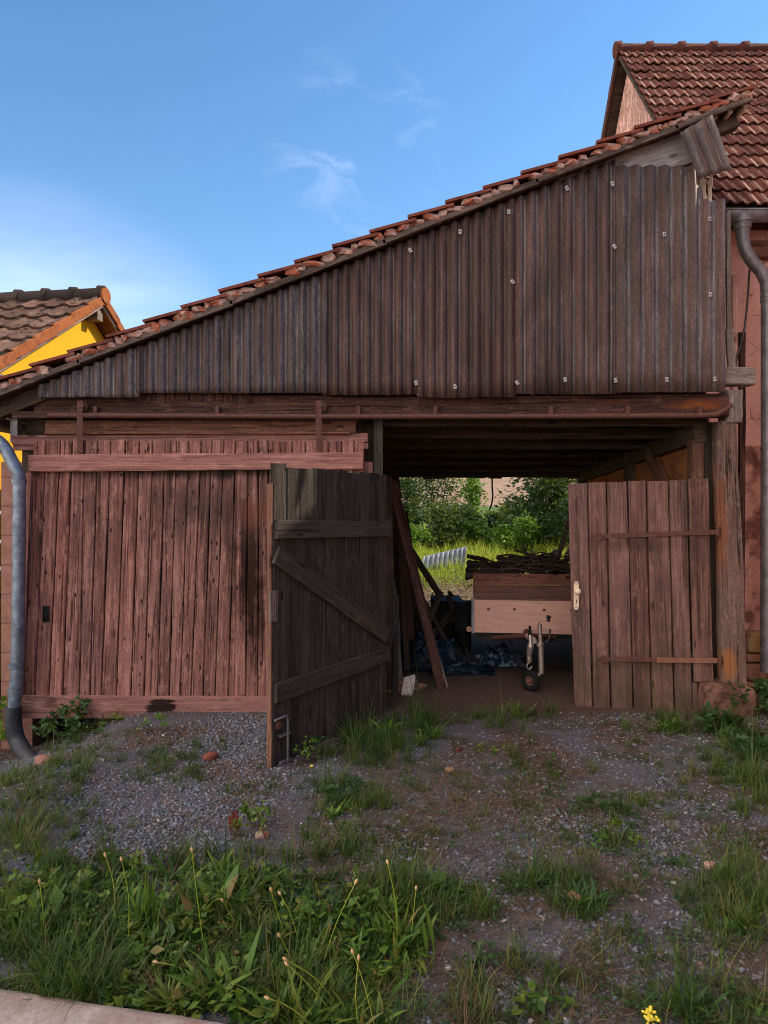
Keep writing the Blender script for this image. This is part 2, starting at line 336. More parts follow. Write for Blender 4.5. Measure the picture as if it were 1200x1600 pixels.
M['barn_tile']=tiles('barn_roof_tiles',(.13,.036,.024),(.22,.066,.042),(.17,.10,.085),.35,(.04,.02,.017),.6)
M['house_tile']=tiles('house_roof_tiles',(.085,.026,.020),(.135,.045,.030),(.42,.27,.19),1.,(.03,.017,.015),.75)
M['yellow_tile']=tiles('brown_concrete_tiles',(.085,.046,.033),(.15,.085,.062),(.25,.19,.145),.35,(.02,.014,.012),1.)
M['verge_tile']=tiles('orange_verge_tiles',(.27,.085,.03),(.35,.12,.042),(.5,.3,.2),.15,(.10,.04,.025),.6)
M['ridge_dark']=tiles('dark_ridge_tiles',(.035,.025,.022),(.06,.042,.036),(.15,.11,.09),.15,(.03,.022,.02),.6)
M['mortar']=plaster('old_mortar',(.36,.21,.17),(.48,.31,.25),(.33,.10,.055),.48,.56,9,.8)

def leafmat(name, *cols, trans=.35, rough=.55):
    w=N(name); n=len(cols); col=w.ramp(w.rnd(),*[(i/(n-1),c) for i,c in enumerate(cols)])
    w.fin(col,rough,0,.3)
    tr=w.n('ShaderNodeBsdfTranslucent',{'Color':w.mix(.5,col,(.20,.26,.02))}); mx=w.n('ShaderNodeMixShader',{0:trans,1:w.b.outputs[0],2:tr.outputs[0]}); w.l(mx.outputs[0],w.out.inputs[0])
    return w.mat
M['grass']=leafmat('grass_blades',(.022,.045,.010),(.045,.090,.015),(.075,.135,.022),(.11,.15,.036),(.20,.16,.06))
M['straw']=leafmat('dry_straw',(.07,.04,.024),(.15,.088,.05),(.26,.16,.085),trans=.15,rough=.8)
M['weed']=leafmat('plantain_leaves',(.012,.038,.009),(.045,.115,.016),(.105,.205,.026),(.20,.27,.04),(.22,.15,.045),rough=.42)
M['weed_dark']=leafmat('dark_weed_leaves',(.018,.05,.014),(.035,.085,.022),(.055,.12,.03))
M['meadow']=leafmat('sunlit_meadow',(.18,.27,.018),(.32,.42,.03),(.45,.52,.045),(.50,.47,.09))
M['bush_a']=leafmat('bush_leaves_dark',(.009,.024,.008),(.019,.048,.013),(.036,.080,.019))
M['bush_b']=leafmat('bush_leaves_bright',(.045,.11,.012),(.11,.23,.022),(.20,.33,.035))
M['bush_c']=leafmat('bush_leaves_olive',(.05,.075,.022),(.09,.12,.035),(.14,.16,.05))
M['petal']=plain('yellow_petals',(.80,.62,.06),.6,.2)
M['seed']=plain('pale_seed_heads',(.55,.36,.16),.9,.1,.3,60)
M['dock']=plain('red_brown_dock',(.16,.035,.02),.9,.1,.3,60)
M['bark']=plain('dull_bark',(.07,.055,.042),.9,.1,.4,20)

def pebmat():
    w=N('grey_gravel_stones'); c=w.ramp(w.rnd(),(0.,(.046,.047,.054)),(.35,(.118,.123,.145)),(.7,(.245,.253,.29)),(.86,(.27,.23,.20)),(.93,(.25,.15,.115)),(1.,(.50,.45,.42)))
    f=w.noise(w.pos(),150,3); c=w.mix(w.math('MULTIPLY',f,.4),c,(.09,.09,.10)); return w.fin(c,.8,0,.3)
M['pebble']=pebmat()

def groundmat():
    w=N('yard_and_field_ground'); p=w.pos(); s=w.sep(p); x,y=s[0],s[1]
    n1=w.noise(p,1.6,6,.6); n2=w.noise(p,22,5,.7); n3=w.noise(p,90,3,.7)
    dirt=w.ramp(n2,(.3,(.040,.024,.018)),(.55,(.105,.064,.048)),(.75,(.19,.130,.10)))
    grav=w.ramp(n3,(.3,(.05,.049,.055)),(.6,(.125,.122,.135)),(.8,(.22,.21,.22)))
    moss=w.ramp(n2,(.3,(.018,.025,.010)),(.7,(.05,.06,.02)))
    col=w.mix(w.ramp(n1,(.42,0.),(.58,1.)),dirt,grav)
    col=w.mix(w.math('MULTIPLY',w.ramp(w.noise(p,2.3,5,.6,.5),(.55,0.),(.66,1.)),.7),col,moss)
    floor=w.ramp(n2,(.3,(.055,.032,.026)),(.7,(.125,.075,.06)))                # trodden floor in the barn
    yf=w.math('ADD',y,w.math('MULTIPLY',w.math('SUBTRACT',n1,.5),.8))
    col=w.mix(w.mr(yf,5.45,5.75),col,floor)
    earth=w.ramp(n2,(.3,(.09,.065,.04)),(.7,(.26,.20,.13)))
    col=w.mix(w.mr(yf,9.5,10.2),col,earth)
    green=w.ramp(n2,(.3,(.045,.075,.015)),(.7,(.10,.14,.03)))
    col=w.mix(w.mr(yf,11.4,12.4),col,green)
    rows=w.noise(w.mul(p,(.05,1.2,.05)),1,3,.6); field=w.ramp(rows,(.35,(.20,.125,.08)),(.6,(.30,.195,.13)))
    col=w.mix(w.mr(y,33,36),col,field)
    w.bump(w.math('ADD',w.math('MULTIPLY',n2,.7),w.math('MULTIPLY',n3,.4)),.7,.02)
    return w.fin(col,.95,0,.15)
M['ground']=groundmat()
M['pavement']=(lambda w: (w.bump(w.noise(w.pos(),45,5,.7),.5,.006), w.fin(w.mix(w.ramp(w.noise(w.pos(),3,6,.65),(.45,0.),(.62,1.)),w.ramp(w.noise(w.pos(),60,4,.7),(.3,(.38,.285,.235)),(.7,(.58,.46,.39))),(.32,.20,.15)),.9,0,.2))[1])(N('pinkish_concrete'))

# ------------------------------------------------------------------ terrain
def sst(a,b,x): t=np.clip((x-a)/(b-a),0,1); return t*t*(3-2*t)
YK=[-60,9.5,11,14,18,26,35,60,100,160,260,500]; ZK=[0,0,.33,.66,.92,1.2,1.9,3.6,7.4,13.5,18,18]
def bumps(x,y):
    return (.016*np.sin(2.1*x+1.3*np.sin(1.7*y))+.013*np.sin(3.7*y+2.2*np.sin(1.3*x+.5))+.006*np.sin(9.1*x+3*np.sin(4*y))*np.sin(8.3*y))
def H(x,y):
    x=np.asarray(x,dtype=float); y=np.asarray(y,dtype=float)
    h=np.interp(y,YK,ZK)
    b=bumps(x,y); near=1-sst(9,12,y); inside=sst(5.2,5.7,y)
    h=h+b*near*(1-.6*inside)
    h=h-.30*sst(-1.9,-3.0,x)*sst(3.2,5.3,y)*(1-sst(6.5,9.5,y))
    h=h+.05*sst(-2.4,-1.6,x)*(1-sst(-.9,-.3,x))*sst(4.4,5.3,y)*(1-sst(5.6,6,y))
    h=h-.035*sst(2.9,2.45,y)*(x<4)
    h=h+.16*sst(12,30,y)*np.sin(x*.35+y*.2)
    return h
def axis(lo,hi,st,far,n):
    a=np.arange(lo,hi+1e-6,st); k=np.geomspace(st*2,abs(far[1]-hi),n); k0=np.geomspace(st*2,abs(lo-far[0]),n)
    return np.concatenate([(lo-k0)[::-1],a,hi+k])
ax_=axis(-4.2,4.2,.045,(-350,350),34); ay_=axis(1.2,10.5,.045,(-40,450),40)
XX,YY=np.meshgrid(ax_,ay_,indexing='ij'); ZZ=H(XX,YY)
V=np.stack([XX,YY,ZZ],-1).reshape(-1,3); nx,ny=XX.shape
I=np.arange(nx*ny).reshape(nx,ny); Q=np.stack([I[:-1,:-1],I[1:,:-1],I[1:,1:],I[:-1,1:]],-1).reshape(-1,4)
g=npmesh('ground',V,Q.ravel(),np.arange(len(Q))*4,np.full(len(V),.5),M['ground'],smooth=True,c=np.zeros(3)); tag(g,kind='structure')

# pavement slab at the lower left, with a worn arris
mb=MB(); e0=Vector((-3.2,2.79,0)); e1=Vector((1.4,1.86,0)); ed=(e1-e0).normalized(); nd=Vector((ed.y,-ed.x,0)); n=60
prof=[(.0,-.12),(.0,.0),(.012,.018),(.04,.024),(.5,.026),(3.0,.03)]
vs=[];fs=[]
for i in range(n+1):
    q=e0+(e1-e0)*(i/n); wob=.012*mn.noise(Vector((i*.35,2,0)))+.008*mn.noise(Vector((i*.9,7,0)))
    for (o,z) in prof:
        pp=q+nd*(o+(wob if o<.1 else 0)); vs.append((pp.x,pp.y,z+(.004*mn.noise(Vector((pp.x*5,pp.y*5,3))) if z>0 else 0)))
k=len(prof)
for i in range(n):
    for j in range(k-1): fs.append((i*k+j,(i+1)*k+j,(i+1)*k+j+1,i*k+j+1))
mb.add(vs,fs,smooth=True); o=mb.build('pavement',M['pavement']); tag(o,kind='structure')

# ------------------------------------------------------------------ barn
barn=empty('barn',(0,5.8,0),'weathered wooden barn with corrugated gable, sliding door and open gateway','barn')
ZU=lambda x: 3.74+.394*x                                  # underside of the roof at position x
# corrugated sheets of the gable
def corr_sheet(name, x0,x1,zb,ztop,d,pitch,amp,rn,parent,ph=0.,mat='corrugated',ragged=0):
    mb=MB(); nx=max(8,int((x1-x0)/pitch*12)); nz=10; vs=[];gs=[];fs=[]
    for i in range(nx+1):
        x=x0+(x1-x0)*i/nx; c=math.cos(2*math.pi*(x/pitch)+ph)
        bot=zb+.006*mn.noise(Vector((x*6,rn*9,1)))-.004*c; top=ztop(x)+ragged*abs(mn.noise(Vector((x*23,rn,3))))
        for j in range(nz+1):
            z=bot+(top-bot)*j/nz
            y=d-amp*c+.006*mn.noise(Vector((x*1.5,z*1.2,rn*7)))
            vs.append((x,y,z)); gs.append((x+rn*13,z,math.cos(2*math.pi*(x/pitch)+ph+1.1)))
    for i in range(nx):
        for j in range(nz): a=i*(nz+1)+j; fs.append((a,a+nz+1,a+nz+2,a+1))
    mb.add(vs,fs,gs,rn,0,True); o=mb.build(name,M[mat],parent)
    s=o.modifiers.new('thickness','SOLIDIFY'); s.thickness=.006; s.offset=0
    return o
D1=5.60
seams=[(57,213,621,.40),(213,358,614,.43),(358,505,614,.38),(505,653,617,.60),(653,800,621,.64),(800,955,616,.54),(955,1133,613,.42)]
sheets=[]
for i,(u0,u1,vb,rn) in enumerate(seams):
    d=D1+(.012 if i%2 else 0); pitch=(.088,.088,.088,.085,.090,.098,.113)[i]
    x0=Xw(u0,d); x1=Xw(u1,d)+.03*(i<6)
    if i<6: zt=lambda x: ZU(x)-.012
    else:
        def zt(x,d=d):
            u=600+x*F/d; z=min(ZU(x)-.01,Zw(259,d))
            if u>1085: z=min(z,Zw(289 if u<1098 else 312,d))
            return z
    o=corr_sheet('corrugated_sheet',x0,x1,Zw(vb,d),zt,d,pitch,.020,rn,barn,ph=i*1.3,ragged=0)
    sheets.append((u0,u1,o))
for (u,v,rot) in [(641,391,.5),(719,362,.0),(795,331,.05),(886,294,.45),(957,287,.3),(960,385,.6),(801,440,.8),(1038,366,.1),(1109,342,0),(1110,460,.0),
                  (650,598,.3),(711,604,.15),(808,598,.7),(883,593,.2),(962,594,.3),(1042,593,.05),(1117,592,.1)]:
    par=[o for (a,b,o) in sheets if a<=u<b][0]
    mb=MB(); c=P(u,v,D1-.027); ca,sa=math.cos(rot),math.sin(rot)
    box(mb,c,(.023,.004,.034),X=(ca,0,sa),Z=(-sa,0,ca)); disc(mb,c+Vector((0,-.004,0)),(0,1,0),.006,.006,8,m=1)
    mb.build('fixing_plate',[M['plate'],M['steel']],par)
# loose scrap of sheet hanging at the upper end
mb=MB(); A=P(1062,207,5.50);B=P(1113,178,5.50);C_=P(1143,264,5.47);Dd=P(1092,279,5.47); vs=[];gs=[];fs=[]; nx_=36; nz_=8
for i in range(nx_+1):
    for j in range(nz_+1):
        a=i/nx_; b=j/nz_; q=(A*(1-a)+B*a)*(1-b)+(Dd*(1-a)+C_*a)*b
        c=math.cos(2*math.pi*a*2.6+1); vs.append(q+Vector((.002*c,-.016*c,.012*mn.noise(Vector((a*9,b*2,0)))*(b>.9)))); gs.append((a*.3+3,b*.45,c))
for i in range(nx_):
    for j in range(nz_): a=i*(nz_+1)+j; fs.append((a,a+1,a+nz_+2,a+nz_+1))
mb.add(vs,fs,gs,.55,0,True); o=mb.build('sheet_scrap',M['corrugated'],barn); s=o.modifiers.new('thickness','SOLIDIFY'); s.thickness=.006
tag(o,'tilted loose scrap of corrugated sheet under the high end of the verge')
# gable backing boards behind the sheets (close the gable), grey board at the top
mb=MB()
for i in range(24):
    x=-2.9+i*.235; 
    if ZU(x)>2.62: plank(mb,(x,5.74,2.50),(x,5.74,ZU(x)-.06),(1,0,0),.228,.02,segs=2)
mb.build('gable_boarding',M['dark_timber'],barn)
mb=MB(); plank(mb,P(880,302,5.66),P(1078,229,5.66),(0,0,1),.25,.025,r=.6); mb.build('gable_plank',M['grey_board'],barn)
mb=MB()
for (a,b,w1,w2) in [((1085,300),(1088,262),.05,.02),((1099,312),(1095,268),.06,.03),((1108,318),(1111,275),.035,.02)]:
    plank(mb,P(*a,5.655),P(*b,5.655),(1,0,0),w1,.02,w2=w2,segs=4,jit=.006)
mb.build('split_post_head',M['sunlit_splinter'],barn)
# small rotten boards showing below the sheets on the left
mb=MB()
for i in range(12):
    u=215+i*15; plank(mb,P(u+7,600,5.69),P(u+7,random.uniform(624,631),5.69),(1,0,0),random.uniform(.06,.08),.015,segs=2,endj=.006)
mb.build('under_boards',M['old_beam'],barn)
# roof: verge board, sheathing, battens, mortar and tiles
mb=MB(); xs=[-3.32,-2.4,-1.2,0,1.2,2.3,2.87]
for a,b in zip(xs[:-1],xs[1:]):
    plank(mb,(a-.01,5.535,ZU(a)+.022+.006*math.sin(a*2)),(b+.01,5.535,ZU(b)+.022+.006*math.sin(b*2)),(0,0,1),.044,.03,segs=5,r=.3+.1*random.random(),jit=.002)
mb.build('verge_board',M['verge_wood'],barn)
roof=None
sl=Vector((1,0,.394)).normalized(); rn_=Vector((-.394,0,1)).normalized()
mb=MB()
for i in range(20):
    y=5.66+i*.21; plank(mb,(-3.30,y,ZU(-3.30)+.028),(2.90,y,ZU(2.90)+.028),(0,1,0),.205,.024,segs=3)
sheath=mb.build('roof_sheathing',M['dark_timber'],barn)
mb=MB()
for y in (5.70,6.6,7.5,8.4,9.3):
    plank(mb,(-3.2,y,ZU(-3.2)-.06),(2.84,y,ZU(2.84)-.06),(0,0,1),.12,.09,segs=3)
mb.build('rafter',M['dark_timber'],barn)
for x in (2.50,2.62,2.74,2.86):
    mb=MB(); plank(mb,(x,5.57,ZU(x)-.012),(x,9.7,ZU(x)-.012),(1,0,.394),.035,.03,segs=5,r=.8); mb.build('roof_batten',M['sunlit_splinter'] if x>2.7 else M['grey_wood'],barn)  # outer battens get the sunlit tone as their colour

def tile_roof(name, mat, origin, along, up, ncol, nrow, tw, gauge, prof, lift, thick, parent, skip=None, sag=0., jit=.004):
    mb=MB(); along,up=Vector(along).normalized(),Vector(up).normalized(); nn=along.cross(up)
    if nn.z<0: nn=-nn
    K=len(prof)
    for r_ in range(nrow):
        for c in range(ncol):
            if skip and skip(c,r_): continue
            o=Vector(origin)+along*(c*tw)+up*(r_*gauge); rv=random.random()
            j1,j2=random.uniform(-jit,jit),random.uniform(-jit,jit); tl=random.uniform(-jit,jit)
            vs=[]
            for k,(f,h) in enumerate(prof):
                for (s,z) in ((-.01+j1,lift+h),(gauge*1.12,h*.9+.002)):
                    vs.append(o+along*(f*tw+tl*.5)+up*s+nn*(z+j2+tl*f))
            base=len(vs)
            for k,(f,h) in enumerate(prof): vs.append(o+along*(f*tw+tl*.5)+up*(-.008+j1)+nn*(lift+h-thick+j2+tl*f))
            fs=[(2*k,2*k+1,2*k+3,2*k+2) for k in range(K-1)]
            fs+=[(base+k,2*k,2*k+2,base+k+1) for k in range(K-1)]
            for k in (0,K-1):                                   # side edges of the tile
                i0=len(vs); f,h=prof[k]; vs.append(o+along*(f*tw+tl*.5)+up*(gauge*1.12)+nn*(h*.9-thick+j2)); fs.append((2*k,base+k,i0,2*k+1))
            gs=[(prof[k//2][1],prof[k//2][0],rv) for k in range(2*K)]+[(prof[k][1],prof[k][0],rv) for k in range(K)]+[(prof[k][1],prof[k][0],rv) for k in (0,K-1)]
            mb.add(vs,fs,gs,rv,0,False)
    return mb.build(name,mat,parent)
profS=[(0,.016),(.12,.020),(.25,.006),(.5,.0),(.75,.006),(.9,.018),(1.03,.020)]
roof=tile_roof('roof_tiles',M['barn_tile'],Vector((-3.34,5.50,ZU(-3.34)+.085)),(0,1,0),sl,20,21,.215,.3185,profS,.041,.022,barn,jit=.006)
# lichen-grey first courses are part of the tile tint; bedding mortar between verge board and tiles
mb=MB(); x=-3.2; sd=1
while x<2.82:
    L=random.uniform(.04,.15); 
    if random.random()<.95: rock(mb,(x+L/2,5.55+random.uniform(-.008,.008),ZU(x+L/2)+.066+random.uniform(-.006,.006)),(L*1.25,.085,random.uniform(.055,.085)),sd,.55)
    x+=L*.95; sd+=1
mb.build('verge_mortar',M['mortar'],barn)
# lintel beam, sliding-door rail, planks above the sliding door
mb=MB(); plank(mb,P(60,638,5.76),P(1133,634,5.76),(0,0,1),.175,.14,segs=14,jit=.008,ch=.012,r=.5); mb.build('lintel_beam',M['old_beam'],barn)
mb=MB(); plank(mb,P(20,648,5.66),P(560,652,5.66),(0,0,1),.055,.03,segs=8); mb.build('rail_board',M['old_beam'],barn)
mb=MB(); tube(mb,smoothpath([P(75,649,5.62),P(300,650,5.62),P(600,651,5.62),P(1000,650,5.62),P(1100,649,5.62),P(1124,645,5.62),P(1142,633,5.66)],8),.021,10); 
for u in (150,340,560,680,860,980,1092): box(mb,P(u,643,5.655),(.03,.05,.08))
mb.build('sliding_rail',M['rusty'],barn)
mb=MB(); plank(mb,P(72,667,5.74),P(556,667,5.74),(0,0,1),.105,.03,r=.9,segs=10,jit=.004); plank(mb,P(72,677,5.715),P(548,677,5.715),(0,0,1),.02,.05,r=1.); mb.build('upper_plank',M['rust_plank'],barn)
mb=MB(); plank(mb,P(20,688,5.735),P(575,684,5.735),(0,0,1),.075,.03,r=.5,segs=10); plank(mb,P(22,699,5.75),P(575,697,5.75),(0,0,1),.05,.03,r=.5,segs=10); mb.build('lower_plank',M['rail_wood'],barn)
mb=MB(); boxlh(mb,P(20,692,5.80)-Vector((0,.04,0)),P(31,640,5.80)+Vector((0,.04,0))); mb.build('corner_bracket',M['zinc_old'],barn)
mb=MB(); boxlh(mb,(-3.0,5.90,1.85),(-.13,5.93,2.62)); mb.build('backing_boards',M['dark_timber'],barn)
# middle posts and blocks
mb=MB(); plank(mb,(Xw(592,5.84),5.84,-.02),(Xw(591,5.84),5.84,2.42),(1,0,0),.075,.10,r=.55,segs=10); mb.build('middle_post',M['inner_batten'],barn)
mb=MB(); plank(mb,(Xw(573,5.95),5.95,-.02),(Xw(573,5.95),5.95,2.42),(1,0,0),.11,.10,r=.2,segs=10); mb.build('dark_post',M['dark_timber'],barn)
mb=MB(); plank(mb,P(574,722,5.80),P(574,748,5.80),(1,0,0),.085,.06,r=.9,segs=3); mb.build('post_block',M['rail_wood'],barn)
# right corner post, blocks and foundation stone
def rough_post(mb,pts,ws,d,dep,r=.5,m=0,nseg=30):
    vs=[];gs=[];fs=[]; K=10
    for i in range(nseg+1):
        t=i/nseg*(len(pts)-1); k=min(int(t),len(pts)-2); a=t-k
        u=pts[k][0]*(1-a)+pts[k+1][0]*a; v=pts[k][1]*(1-a)+pts[k+1][1]*a; w=(ws[k]*(1-a)+ws[k+1]*a)/2
        c=P(u,v,d)
        for q in range(K):
            an=2*math.pi*(q+.5)/K; cx,cy=math.cos(an),math.sin(an)
            sq=1/max(abs(cx),abs(cy))**.75; k2=1+.07*mn.noise(Vector((cx*2,cy*2,i*.25)))
            vs.append(c+Vector((cx*sq*w*k2*.98,cy*sq*dep/2*k2,0))); gs.append((i/nseg*2.2,q*.06,0))
        
    for i in range(nseg):
        for q in range(K): q2=(q+1)%K; fs.append((i*K+q,i*K+q2,(i+1)*K+q2,(i+1)*K+q))
    fs.append(tuple(range(K))); fs.append(tuple(nseg*K+q for q in range(K-1,-1,-1)))
    mb.add(vs,fs,gs,r,m)
mb=MB(); rough_post(mb,[(1143,1066),(1140,900),(1134,760),(1131,660)],[.215,.20,.185,.17],5.83,.20); mb.build('corner_post',M['post_wood'],barn)
mb=MB(); plank(mb,P(1141,662,5.80),P(1141,612,5.80),(1,0,0),.13,.16,r=.4,segs=4,jit=.006,ch=.01); mb.build('post_head_block',M['grey_wood'],barn)
mb=MB(); plank(mb,P(1124,589,5.76),P(1175,589,5.76),(0,0,1),.145,.12,r=.6,segs=4,ch=.008); mb.build('beam_stub',M['grey_wood'],barn)
mb=MB(); plank(mb,P(1143,577,5.72),P(1139,515,5.72),(1,0,0),.06,.03,r=.7,segs=4); plank(mb,P(1139,530,5.73),P(1137,330,5.73),(1,0,0),.035,.03,r=.3,segs=6); mb.build('edge_batten',M['grey_wood'],barn)
mb=MB(); rock(mb,P(1131,1092,5.80),(.41,.34,.29),3.3,.10,ICO4,pw=.34); mb.build('foundation_stone',M['base_sandstone'],barn)
# left masonry pillar, left and back walls
mb=MB(); boxlh(mb,(Xw(10,5.86),5.78,-.45),(Xw(58,5.86),6.1,2.05)); mb.build('corner_pillar',M['pillar_block'],barn)
mb=MB(); boxlh(mb,(Xw(33,5.76),5.775,1.96),(Xw(56,5.76),5.90,2.22)); mb.build('pillar_cap',M['dark_timber'],barn)
mb=MB()
for i in range(16):
    y=6.2+i*.22; plank(mb,(-3.02,y,-.4),(-3.02,y,2.50),(0,1,0),.21,.025,segs=3)
mb.build('side_wall',M['dark_timber'],barn)
mb=MB()
for i in range(15):
    x=-2.95+i*.214
    plank(mb,(x,9.52,-.3),(x,9.52,2.58),(1,0,0),.208,.025,segs=3)
mb.build('rear_wall',M['dark_timber'],barn)
mb=MB()
for i in range(17):
    y=6.02+i*.21; plank(mb,(-.09,y,-.05),(-.09,y,2.45),(0,1,0),.20,.022,segs=3)
mb.build('partition_wall',M['dark_timber'],barn)
# ceiling boards and joists
CZf=lambda y: 2.46+(y-5.9)*-.072
mb=MB()
for i in range(14):
    x=-.06+i*.205; plank(mb,(x,5.85,CZf(5.85)+.03),(x,9.58,CZf(9.58)+.03),(1,0,0),.2,.022,segs=3)
mb.build('ceiling_boards',M['dark_timber'],barn)
for i,y in enumerate((5.98,6.55,7.15,7.75,8.35,8.95,9.46)):
    mb=MB(); plank(mb,(-.1,y,CZf(y)-.035+.01*math.sin(i*3)),(2.72,y,CZf(y)-.035+.012*math.sin(i*5)),(0,0,1),.11,.09,segs=8,jit=.006,ch=.01)
    mb.build('ceiling_joist',M['dark_timber'],barn)
# rear eave: short dark boards with slits of light between them, hanging cable is separate
mb=MB(); u=604
while u<930:
    w=random.uniform(15,26); plank(mb,P(u+w/2,738,9.56),P(u+w/2,746+random.uniform(-1.5,2.5),9.56),(1,0,0),(w-1.6)/F*9.56,.02,segs=1,r=.2); u+=w+random.choice([0,0,1.5,3])
mb.build('rear_fascia',M['dark_timber'],barn)
# right inner wall: posts, head beam, brace and clay infill
mb=MB(); plank(mb,(2.735,5.99,-.1),(2.73,5.99,2.40),(1,0,0),.20,.06,r=.1,segs=6); mb.build('shade_gap_board',M['dark_timber'],barn)  # dark board added to stand in for a shaded gap
mb=MB(); boxlh(mb,(2.69,6.06,-.1),(2.80,9.5,2.62)); mb.build('inner_wall',M['infill'],barn)
mb=MB(); plank(mb,(2.66,5.92,2.31),(2.66,9.5,2.13),(0,0,1),.17,.10,r=.7,segs=8,jit=.005,ch=.01); mb.build('wall_plate',M['dark_timber'],barn)
for y in (6.0,7.6,9.42):
    mb=MB(); plank(mb,(2.655,y,-.05),(2.655,y,2.25),(0,1,0),.14,.10,segs=5,ch=.01); mb.build('wall_stud',M['rust_plank'] if y<7 else M['dark_timber'],barn)
mb=MB(); plank(mb,(2.645,7.0,2.22),(2.645,6.06,1.35),(0,1,0),.15,.08,r=.3,segs=5,ch=.008); mb.build('wall_brace',M['rust_plank'],barn)
mb=MB(); plank(mb,(2.645,7.1,1.83),(2.645,9.4,1.80),(0,0,1),.12,.07,r=.2,segs=5,ch=.008); mb.build('wall_rail',M['dark_timber'],barn)
mb=MB(); plank(mb,P(919,760,9.4),P(917,733,9.4),(1,0,0),.07,.07,r=.9,segs=3); mb.build('rear_post_stub',M['grey_wood'],barn)

# sliding door -----------------------------------------------------------------
DS=5.655
sdoor_b=MB(); tops=[140,195,255,305,357,410,465,525,585,640,690,738,790,840,885,935,985,1035,1080,1120]; bots=[92,145,203,260,330,375,422,485,545,600,655,705,750,795,845,895,950,1025,1075,1120]
for k in (1170,1220,1275,1325,1370,1425,1475,1520): tops.append(k); bots.append(k)
cu=lambda c: c/2.667
for i in range(len(tops)-1):
    ta,tb=cu(tops[i]),cu(tops[i+1]); ba,bb=cu(bots[i]),cu(bots[i+1])
    plank(sdoor_b,P((ba+bb)/2,1114,DS),P((ta+tb)/2,689+random.uniform(-1,1),DS),(1,0,0),(bb-ba)/F*DS-.007,.026,w2=(tb-ta)/F*DS-.007,segs=10,jit=.0025,ch=.006,bow=random.uniform(-.004,.004))
sdoor=sdoor_b.build('sliding_door',M['door_wood'],barn)
mb=MB(); plank(mb,P(46,724,DS-.03),P(567,720,DS-.03),(0,0,1),.135,.034,segs=14,jit=.003,r=.75); mb.build('top_ledge',M['rail_wood'],sdoor)
mb=MB(); plank(mb,P(33,1104,DS-.03),P(575,1107,DS-.03),(0,0,1),.178,.034,segs=14,jit=.003,r=.5); mb.build('bottom_ledge',M['rail_wood'],sdoor)
mb=MB(); plank(mb,P(33,1086,DS-.022),P(47,737,DS-.022),(1,0,0),.03,.02,segs=6,r=.6); mb.build('edge_strip',M['rail_wood'],sdoor)
for u in (125,498):
    mb=MB(); plank(mb,P(u,707,DS-.028),P(u,626,DS-.058),(1,0,0),.048,.010,segs=4,ch=.002); disc(mb,P(u+4,635,DS-.03),(0,1,0),.042,.012,20); disc(mb,P(u+4,634,DS-.06),(0,1,0),.016,.02,10)
    mb.build('hanger',M['rusty'],sdoor)
mb=MB(); box(mb,P(72,959,DS-.016),(.055,.008,.13)); tube(mb,smoothpath([P(68,950,DS-.02),P(67.5,953,DS-.06),P(67.5,965,DS-.06),P(68,969,DS-.02)],5),.008,8)
mb.build('pull_handle',M['black'],sdoor)

# left leaf of the gateway, open towards the yard --------------------------------
HX=Vector((.012,5.70,0)); FX=Vector((Xw(424,4.53),4.53,0)); dl=(FX-HX); LW=dl.length; du=dl.normalized()
nv=Vector((-du.y,du.x,0)); 
if nv.dot(Vector((0,-1,0)))<0: nv=-nv                      # towards the camera
lft=lambda s,z,o=0.: HX+du*s+nv*o+Vector((0,0,z))
mb=MB(); edges=[0,.105,.25,.385,.54,.70,.845,1.02,1.20,1.34,LW]
edges=[0]+[LW*k for k in (.075,.185,.285,.385,.48,.585,.69,.80,.90,1.0)]
for i in range(len(edges)-1):
    s0,s1=edges[i],edges[i+1]; s=(s0+s1)/2
    zt=1.94+random.uniform(-.008,.008); zb=.03-.03*(s/LW)+random.uniform(-.01,.01)
    if i==len(edges)-2: zt=1.955; zb=-.02
    plank(mb,lft(s,zb),lft(s,zt),du,(s1-s0)-.006,.028,segs=8,jit=.002,ch=.004)
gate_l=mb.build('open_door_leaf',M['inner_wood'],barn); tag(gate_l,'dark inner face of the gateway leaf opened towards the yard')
def zfree(v): return CZ-(v-800)/F*4.56
def zh(v): return CZ-(v-800)/F*5.70
def batten(name,s0,z0,s1,z1,w,r):
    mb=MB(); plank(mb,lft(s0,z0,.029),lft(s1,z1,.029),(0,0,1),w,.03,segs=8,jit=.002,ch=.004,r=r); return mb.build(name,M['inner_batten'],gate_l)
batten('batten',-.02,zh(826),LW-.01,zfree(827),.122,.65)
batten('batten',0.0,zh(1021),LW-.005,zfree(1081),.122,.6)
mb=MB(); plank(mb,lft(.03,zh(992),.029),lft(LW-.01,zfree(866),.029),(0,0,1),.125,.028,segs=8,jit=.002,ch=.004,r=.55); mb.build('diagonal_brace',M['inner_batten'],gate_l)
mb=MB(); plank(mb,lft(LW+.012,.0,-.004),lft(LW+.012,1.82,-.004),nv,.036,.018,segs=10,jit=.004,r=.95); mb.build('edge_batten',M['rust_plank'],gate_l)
mb=MB(); plank(mb,lft(LW+.004,zfree(872+98),.022),lft(LW+.004,zfree(922),.022),du,.075,.012,segs=2,r=.7); mb.build('lock_case',M['grey_wood'],gate_l)
mb=MB(); s0=LW-.045; pts=[lft(s0+.05,zfree(1122),.035),lft(s0-.06,zfree(1120),.04),lft(s0-.07,zfree(1128),.04),lft(s0-.07,zfree(1218),.04)]
tube(mb,pts,.008,8); 
for v in (1150,1192): box(mb,lft(s0-.05,zfree(v),.032),(.10,.018,.014),X=tuple(du),Y=tuple(nv))
mb.build('drop_bolt',M['zinc_old'],gate_l)
mb=MB(); disc(mb,lft(LW-.05,zfree(1134),.017),nv,.027,.012,14); mb.build('wood_plug',M['rust_plank'],gate_l)

